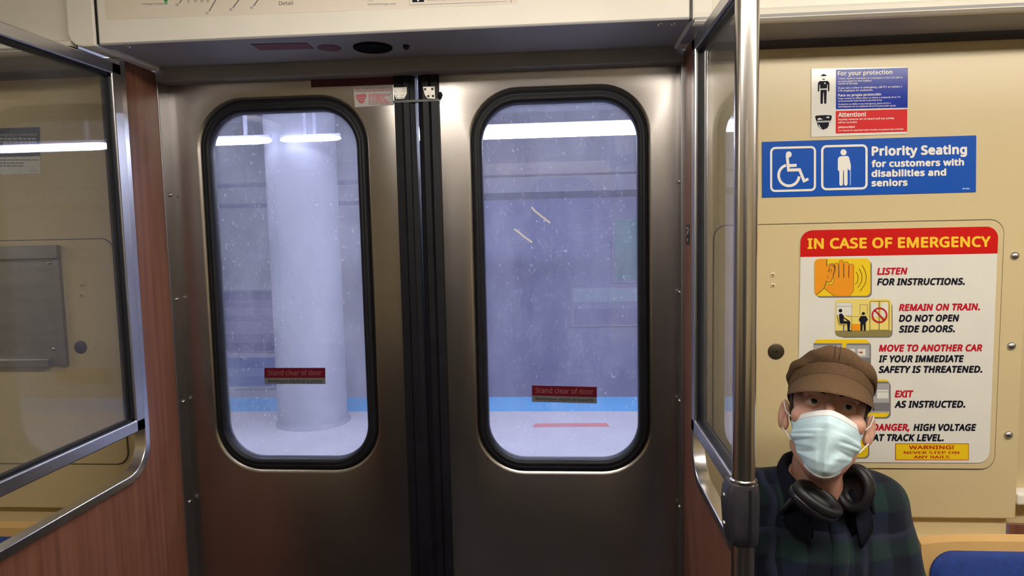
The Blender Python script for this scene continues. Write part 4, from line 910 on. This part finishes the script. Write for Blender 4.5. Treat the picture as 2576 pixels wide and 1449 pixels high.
# cap: crown, band and peak
CAPM = mat('brown_cotton', (0.135, 0.079, 0.041), 0.85, 0, 260, 0.28, bump=0.35, spec=0.2)
CAPD = mat('dark_brown_stitching', (0.05, 0.028, 0.014), 0.9)
CA, CB, CB0 = 0.0785, 0.1000, -0.012
def cap_pt(th, rmul, q):                       # th = 0 faces forward; q = height above the top of the band in the tilted frame
    a = CA*rmul*math.sin(th); b_ = CB0 + CB*rmul*math.cos(th); return (a, b_, 0.076 + 0.31*b_ + q)
cap = MB(); rg = []; NTH = 96
for q, rm_ in ((-0.031, 0.985), (-0.031, 1.0), (-0.016, 1.012), (-0.001, 1.02), (0.0, 1.01), (-0.004, 0.985)):
    rg.append([H2W(cap_pt(2*PI*k/NTH, rm_, q)) for k in range(NTH)])
cap.rings(rg, CAPM); capo = cap.build('cap', man, smooth=True); capo['label'] = 'brown cotton cap with short peak'
b = MB(); rg = []
prof = [(0.99, -0.006), (1.02, -0.002), (1.060, 0.003), (1.085, 0.010), (1.085, 0.018), (1.04, 0.027), (0.94, 0.034), (0.76, 0.040), (0.54, 0.044), (0.3, 0.046), (0.1, 0.047), (0.004, 0.047)]
for i, (rm_, q) in enumerate(prof):
    ring = []
    for k in range(NTH):
        th = 2*PI*k/NTH; w = min(1, i/3)*(1 if i < 8 else 0.3)
        fold = 0.024*math.sin(5*th + 0.8 + i*0.5) + 0.018*math.sin(9*th + 2 + i*0.8) + 0.008*math.sin(17*th + i)
        dz = 0.0025*math.sin(4*th + 1.3) + 0.002*math.sin(11*th + i*0.7)
        sag = 0.008*abs(math.sin(th))**2*min(1, i/2)*(1 if i < 6 else max(0, (11 - i)/6))
        seam = -0.006*math.exp(-((math.sin(th/1)*8)**2)) if math.cos(th) > 0 else 0
        ring.append(H2W(cap_pt(th, rm_*(1 + w*fold) + seam*w*0.6, q + w*dz - sag)))
    rg.append(ring)
b.rings(rg, CAPM, True, False, True); cr_ = b.build('crown', None, smooth='all', sub=1); cr_.parent = capo
b = MB(); rg = []
NV = 34; T = math.radians(84)
def visor_pt(u, v_, dz=0.0):
    th = -T + 2*T*u; c0 = cap_pt(th, 1.015, -0.026); e = 0.064*(max(0.0, math.cos(th/T*PI/2))**0.5)
    return H2W((c0[0]*(1 + 0.10*v_*(1 - abs(2*u - 1)**3)), c0[1] + e*v_*0.92, c0[2] - e*v_*0.70 - 0.006*(2*u - 1)**2*v_ + 0.004*math.sin(v_*PI)*math.cos(th/T*PI/2) + dz))
for v_ in (0.0, 0.25, 0.5, 0.75, 0.95, 1.0): rg.append([visor_pt(k/NV, v_, 0.0012) for k in range(NV + 1)])
for v_ in (1.0, 0.95, 0.7, 0.4, 0.0): rg.append([visor_pt(k/NV, v_, -0.0018) for k in range(NV + 1)])
b.rings(rg, CAPM, False); o = b.build('peak', None, smooth=True); o.parent = capo
b = MB()
for off in (-0.05, 0.05):
    b.tube([H2W(cap_pt(off*(1 + k*0.05), 1.033 + 0.0*k, q)) for k, q in enumerate((-0.001, 0.002))] + [H2W(np.array(cap_pt(off*r2, r2, q2)) + [0, 0.001, 0.001]) for r2, q2 in ((1.062, 0.004), (1.088, 0.012), (1.088, 0.019), (1.045, 0.028), (0.945, 0.035))], 0.0007, CAPD, 6)
b.tube([H2W(cap_pt(2*PI*k/72, 1.022, -0.0005)) for k in range(73)], 0.0011, CAPD, 6)
b.tube([H2W(cap_pt(-T + 2*T*k/40, 1.016, -0.0250)) for k in range(41)], 0.0010, CAPD, 6)
b.tube([H2W(cap_pt(2*PI*k/72, 1.004, -0.031)) for k in range(73)], 0.0009, CAPD, 6)
o = b.build('stitching', None); o.parent = capo

# surgical mask
MASKM = mat('mask_fabric', (0.60, 0.80, 0.89), 0.8, 0, 220, 0.06, bump=0.08, spec=0.2)
MASKW = mat('mask_white_edge', (0.76, 0.77, 0.78), 0.8, spec=0.2)
def mask_pt(u, t, off=0.0):
    au = abs(u); w = 0.0630 if t < 0.36 else 0.0630 - 0.032*((t - 0.36)/0.64)**1.15
    ct = 0.004 - 0.018*au**1.4; cb = -0.122 + 0.018*au**2
    c = ct + (cb - ct)*t
    fr = np.interp(t, [0, 0.1, 0.22, 0.4, 0.6, 0.78, 0.9, 1.0], [0.1185, 0.1275, 0.1320, 0.1280, 0.118, 0.112, 0.102, 0.084])
    sd = np.interp(t, [0, 0.25, 0.5, 0.75, 1.0], [0.050, 0.047, 0.048, 0.058, 0.066])
    sh = (1 - au**1.9) if t < 0.3 else (1 - au**2.3)
    b_ = sd + (fr - sd)*sh
    # pleats pull in from both ends; soft dents; a ridge down the middle
    env = min(1, t*6)*min(1, (1 - t)*4)
    for t0, a0, side in ((0.36, 0.0042, -1), (0.50, 0.0035, -1), (0.40, 0.0052, 1), (0.62, 0.0040, 1), (0.70, 0.003, -1)):
        f_ = math.exp(-((t - t0 - 0.10*(1 - au)*(-1 if t0 > 0.45 else 0.3))/0.030)**2) - 0.7*math.exp(-((t - t0 - 0.06)/0.035)**2)
        b_ -= a0*f_*env*(1/(1 + math.exp(-(u*side - 0.42)*14)))*(1.0 if au < 0.96 else 0.6)
    b_ += 0.0030*math.exp(-(u/0.09)**2)*env*(0.4 if t < 0.2 else 1) - 0.0016*math.exp(-((u + 0.20)/0.10)**2)*env - 0.0016*math.exp(-((u - 0.22)/0.10)**2)*env
    b_ += 0.0012*math.sin(9*u + 14*t)*env
    a_ = u*w + 0.0016*math.sin(19*t)*(au**6)*np.sign(u)
    return (a_, b_ + off, c)
b = MB(); NU, NTT = 60, 64
b.rings([[H2W(mask_pt(-1 + 2*i/NU, j/NTT)) for i in range(NU + 1)] for j in range(NTT + 1)], MASKM, False); mk = b.build('face_mask', man, smooth='all', solid=0.0012); mk['label'] = 'pale blue pleated surgical mask'
b = MB(); b.rings([[H2W(mask_pt(-1 + 2*i/NU, j/NTT, 0.0012)) for i in range(NU + 1)] for j in range(0, 7)], MASKW, False)
b.rings([[H2W(mask_pt(-1 + 2*i/NU, 1 - j/NTT, 0.0010)) for i in range(NU + 1)] for j in range(0, 3)], MASKW, False); o = b.build('binding', None, smooth='all', solid=0.0006); o.parent = mk
for s in (-1, 1):
    b = MB(); b.tube([H2W(q) for q in [(s*0.0625, 0.051, -0.013), (s*0.0690, 0.038, -0.010), (s*0.078, 0.016, 0.002), (s*0.0825, 0.003, 0.018), (s*0.084, -0.008, 0.026), (s*0.083, -0.020, 0.020)]], 0.0013, MASKW, 8)
    b.tube([H2W(q) for q in [(s*0.0610, 0.048, -0.058), (s*0.0700, 0.026, -0.045), (s*0.079, 0.004, -0.033), (s*0.081, -0.010, -0.030), (s*0.080, -0.02, -0.024)]], 0.0013, MASKW, 8)
    o = b.build('ear_loop', None, smooth='all'); o.parent = mk

# dark plaid shirt
def plaid_mat():
    m = bpy.data.materials.new('dark_plaid_flannel'); m.use_nodes = True; nt = m.node_tree; N = nt.nodes; L = nt.links; B = N['Principled BSDF']
    B.inputs['Roughness'].default_value = 0.9; B.inputs['Specular IOR Level'].default_value = 0.15; B.inputs['Sheen Weight'].default_value = 0.08
    tc = N.new('ShaderNodeTexCoord'); sx = N.new('ShaderNodeSeparateXYZ'); L.new(tc.outputs['Object'], sx.inputs[0])
    nz = N.new('ShaderNodeTexNoise'); nz.inputs['Scale'].default_value = 9; L.new(tc.outputs['Object'], nz.inputs['Vector'])
    def band(src, period, ph, duty):
        a = N.new('ShaderNodeMath'); a.operation = 'MULTIPLY_ADD'; a.inputs[1].default_value = 1/period; a.inputs[2].default_value = ph; L.new(src, a.inputs[0])
        w = N.new('ShaderNodeMath'); w.operation = 'MULTIPLY_ADD'; w.inputs[1].default_value = 0.30; L.new(nz.outputs['Fac'], w.inputs[0]); L.new(a.outputs[0], w.inputs[2])
        f_ = N.new('ShaderNodeMath'); f_.operation = 'FRACT'; L.new(w.outputs[0], f_.inputs[0])
        r_ = N.new('ShaderNodeMapRange'); r_.interpolation_type = 'SMOOTHSTEP'; r_.inputs[1].default_value = duty - 0.04; r_.inputs[2].default_value = duty + 0.04; L.new(f_.outputs[0], r_.inputs[0]); return r_.outputs[0]
    def mx(fac, a, b_, k=1.0):
        n_ = N.new('ShaderNodeMix'); n_.data_type = 'RGBA'
        if isinstance(fac, float): n_.inputs[0].default_value = fac
        else: L.new(fac, n_.inputs[0])
        for i, c in ((6, a), (7, b_)):
            if isinstance(c, tuple): n_.inputs[i].default_value = (*c, 1)
            else: L.new(c, n_.inputs[i])
        return n_.outputs[2]
    bx, bz = band(sx.outputs['X'], 0.088, 0.12, 0.5), band(sx.outputs['Z'], 0.092, 0.35, 0.5)
    c1 = mx(bx, (0.0045, 0.006, 0.016), (0.008, 0.013, 0.029)); c2 = mx(bx, (0.008, 0.015, 0.020), (0.0125, 0.028, 0.029)); c3 = mx(bz, c1, c2)
    lx, lz = band(sx.outputs['X'], 0.176, 0.30, 0.93), band(sx.outputs['Z'], 0.184, 0.55, 0.93)
    c4 = mx(lx, c3, (0.020, 0.024, 0.05)); c5 = mx(lz, c4, (0.020, 0.024, 0.05)); L.new(c5, B.inputs['Base Color'])
    n2 = N.new('ShaderNodeTexNoise'); n2.inputs['Scale'].default_value = 320; L.new(tc.outputs['Object'], n2.inputs['Vector'])
    bp = N.new('ShaderNodeBump'); bp.inputs['Strength'].default_value = 0.35; bp.inputs['Distance'].default_value = 0.001; L.new(n2.outputs['Fac'], bp.inputs['Height']); L.new(bp.outputs[0], B.inputs['Normal'])
    return m
PLAID = plaid_mat()
def shirt_sdf(p):
    d = smin(torso_sdf(p, 0.012), arms_sdf(p, 0.013), 0.035)
    x, y, z = p[:, 0], p[:, 1], p[:, 2]
    d = d + 0.0035*np.sin(26*x + 34*z + 8*y)*np.clip((0.98 - z)*4, 0.1, 1) + 0.0025*np.sin(47*z - 30*x + 1.0) + 0.0015*np.sin(80*x + 33*z)
    d = smax(d, 0.575 - z + 0.0*x, 0.01)
    d = smax(d, -capsule(p, (0.908, -0.345, 1.00), (0.914, -0.42, 1.16), 0.056, 0.075), 0.012)
    for w_ in (WRL, WRR): d = np.maximum(d, -(np.linalg.norm(p - (w_ + [0, -0.075, 0]), axis=1) - 0.072))
    return d
v, f = surface_nets(shirt_sdf, (0.60, -0.70, 0.55), (1.20, -0.13, 1.10), 0.0058); v = smooth_verts(v, f, 1, 0.4)
shirt = np_obj('shirt', v, f, PLAID, man)
def front_y(x, z):
    ys = np.linspace(-0.75, -0.25, 500); p = np.stack([np.full_like(ys, x), ys, np.full_like(ys, z)], 1); q = shirt_sdf(p); i = np.argmax(q < 0); return ys[i]
b = MB(); L_ = []
for k in range(24):
    z = 1.005 - k*0.018; x = 0.918 + 0.004*math.sin(k*0.6); L_.append((x, z))
rg = []
for x, z in L_:
    rg.append([(x + dx, front_y(x + dx, z) - dy, z) for dx, dy in ((-0.016, -0.003), (-0.016, 0.0032), (0.0, 0.0042), (0.016, 0.0032), (0.016, -0.003))])
b.rings(rg, PLAID, False); o = b.build('placket', None, smooth='all'); o.parent = shirt
for z in (0.90, 0.80, 0.70):
    b = MB(); x = 0.918; b.lathe((x, front_y(x, z) - 0.004, z), (0, -1, 0.1), [(0.0055, 0), (0.0055, 0.002), (0.004, 0.0026), (0.0035, 0.0018), (0, 0.0018)], BLACK, 16); o = b.build('button', None, smooth=True); o.parent = shirt
# collar: a stand folded over, open at the throat
COLM = mat('navy_collar_cloth', (0.006, 0.008, 0.018), 0.9, 0, 200, 0.3, bump=0.3, spec=0.15)
b = MB(); rg_in = []; NC = 48; rows = []
for k in range(NC + 1):
    ph = math.radians(-152 + 304*k/NC); cx, cy = 0.908, -0.368; fr = (1 - math.cos(ph))/2
    dirx, diry = math.sin(ph), math.cos(ph)       # ph = 0 at the nape
    top = 1.108 - 0.048*fr**1.5 + 0.004*math.sin(3*ph); ri = 0.064 + 0.004*fr
    def pt(r_, z): return (cx + dirx*r_*1.02, cy + diry*r_*1.02 + 0.0, z)
    lo_ = 1.035 - 0.055*fr**2; tip = 0.022*max(0, (abs(ph) - 1.9)/0.75)
    rows.append([pt(ri + 0.010, lo_ - 0.02), pt(ri, lo_), pt(ri - 0.001, top - 0.012), pt(ri + 0.003, top - 0.001), pt(ri + 0.009, top), pt(ri + 0.016, top - 0.014), pt(ri + 0.027, lo_ + 0.018 - tip), pt(ri + 0.034, lo_ - 0.006 - tip), pt(ri + 0.029, lo_ - 0.008 - tip), pt(ri + 0.020, lo_ + 0.012)])
b.rings(rows, COLM, True, True, True); o = b.build('collar', None, smooth='all'); o.parent = shirt
# trousers and shoes (below the frame)
DEN = mat('dark_denim', (0.018, 0.022, 0.04), 0.85, 0, 150, 0.3, bump=0.3)
def trouser_sdf(p):
    d = smin(legs_sdf(p, 0.014), ell(p, (0.915, -0.34, 0.60), (0.172, 0.132, 0.080)), 0.03); return np.maximum(d, 0.13 - p[:, 2])
v, f = surface_nets(trouser_sdf, (0.66, -0.92, 0.10), (1.17, -0.15, 0.72), 0.009); np_obj('trousers', smooth_verts(v, f, 1), f, DEN, man)
for a in ANK:
    fs = lambda p: np.maximum(smin(ell(p, a + [0, -0.02, -0.05], (0.046, 0.075, 0.052)), ell(p, a + [0, -0.12, -0.065], (0.046, 0.10, 0.036)), 0.03), -(p[:, 2] - 0.001))
    v, f = surface_nets(fs, a + [-0.07, -0.26, -0.11], a + [0.07, 0.08, 0.05], 0.006); np_obj('shoe', smooth_verts(v, f, 1), f, BLACK, man)

# headphones resting round his neck
hp = thing('headphones', (0.915, -0.42, 1.02), 'black over-ear headphones resting around the seated man\'s neck', 'headphones')
HPM = mat('headphone_plastic', (0.014, 0.013, 0.020), 0.30, 0, 60, 0.3); HPC = mat('headphone_cushion', (0.010, 0.009, 0.013), 0.5, 0, 90, 0.3)
def ear_cup(c, axis, up, ra, rb, th):
    c = np.array(c); a = np.array(axis, float); a /= np.linalg.norm(a); u = np.array(up, float); u -= a*(u @ a); u /= np.linalg.norm(u); w = np.cross(a, u); n = 40
    def ring(k, h): return [tuple(c + a*h + (u*rb*math.cos(2*PI*i/n) + w*ra*math.sin(2*PI*i/n))*k) for i in range(n)]
    b = MB(); b.rings([ring(0.02, -th*0.55), ring(0.45, -th*0.53), ring(0.80, -th*0.46), ring(0.93, -th*0.34), ring(1.0, -th*0.15), ring(1.0, 0.0), ring(0.96, th*0.05), ring(0.9, th*0.05)], HPM, True, True, True); o1 = b.build('ear_cup', hp, smooth='all')
    b = MB(); b.rings([ring(0.93, th*0.02), ring(0.99, th*0.14), ring(0.98, th*0.34), ring(0.90, th*0.48), ring(0.76, th*0.50), ring(0.64, th*0.40), ring(0.58, th*0.20), ring(0.56, th*0.06), ring(0.01, th*0.05)], HPC, True, True, True); o2 = b.build('ear_cushion', None, smooth='all'); o2.parent = o1
CL = np.array(at(2050, 1262, -0.475)); CRR = np.array(at(2152, 1228, -0.435))
ear_cup(CL, (0.46, -0.34, 0.82), (0.86, -0.10, -0.50), 0.036, 0.052, 0.038)
ear_cup(CRR, (-0.72, -0.66, 0.20), (0.10, 0.1, 1.0), 0.036, 0.048, 0.040)
b = MB(); arc_ = []
for k in range(25):
    a = math.radians(-118 + 236*k/24); arc_.append((0.908 + 0.102*math.sin(a), -0.362 + 0.098*math.cos(a), 1.030 - 0.016*(1 - math.cos(a))))
b.tube([tuple(CL + [-0.028, 0.005, 0.018])] + arc_ + [tuple(CRR + [0.028, 0.012, 0.004])], [0.005] + [0.0065]*25 + [0.005], HPM, 12); b.build('headband', hp, smooth='all')
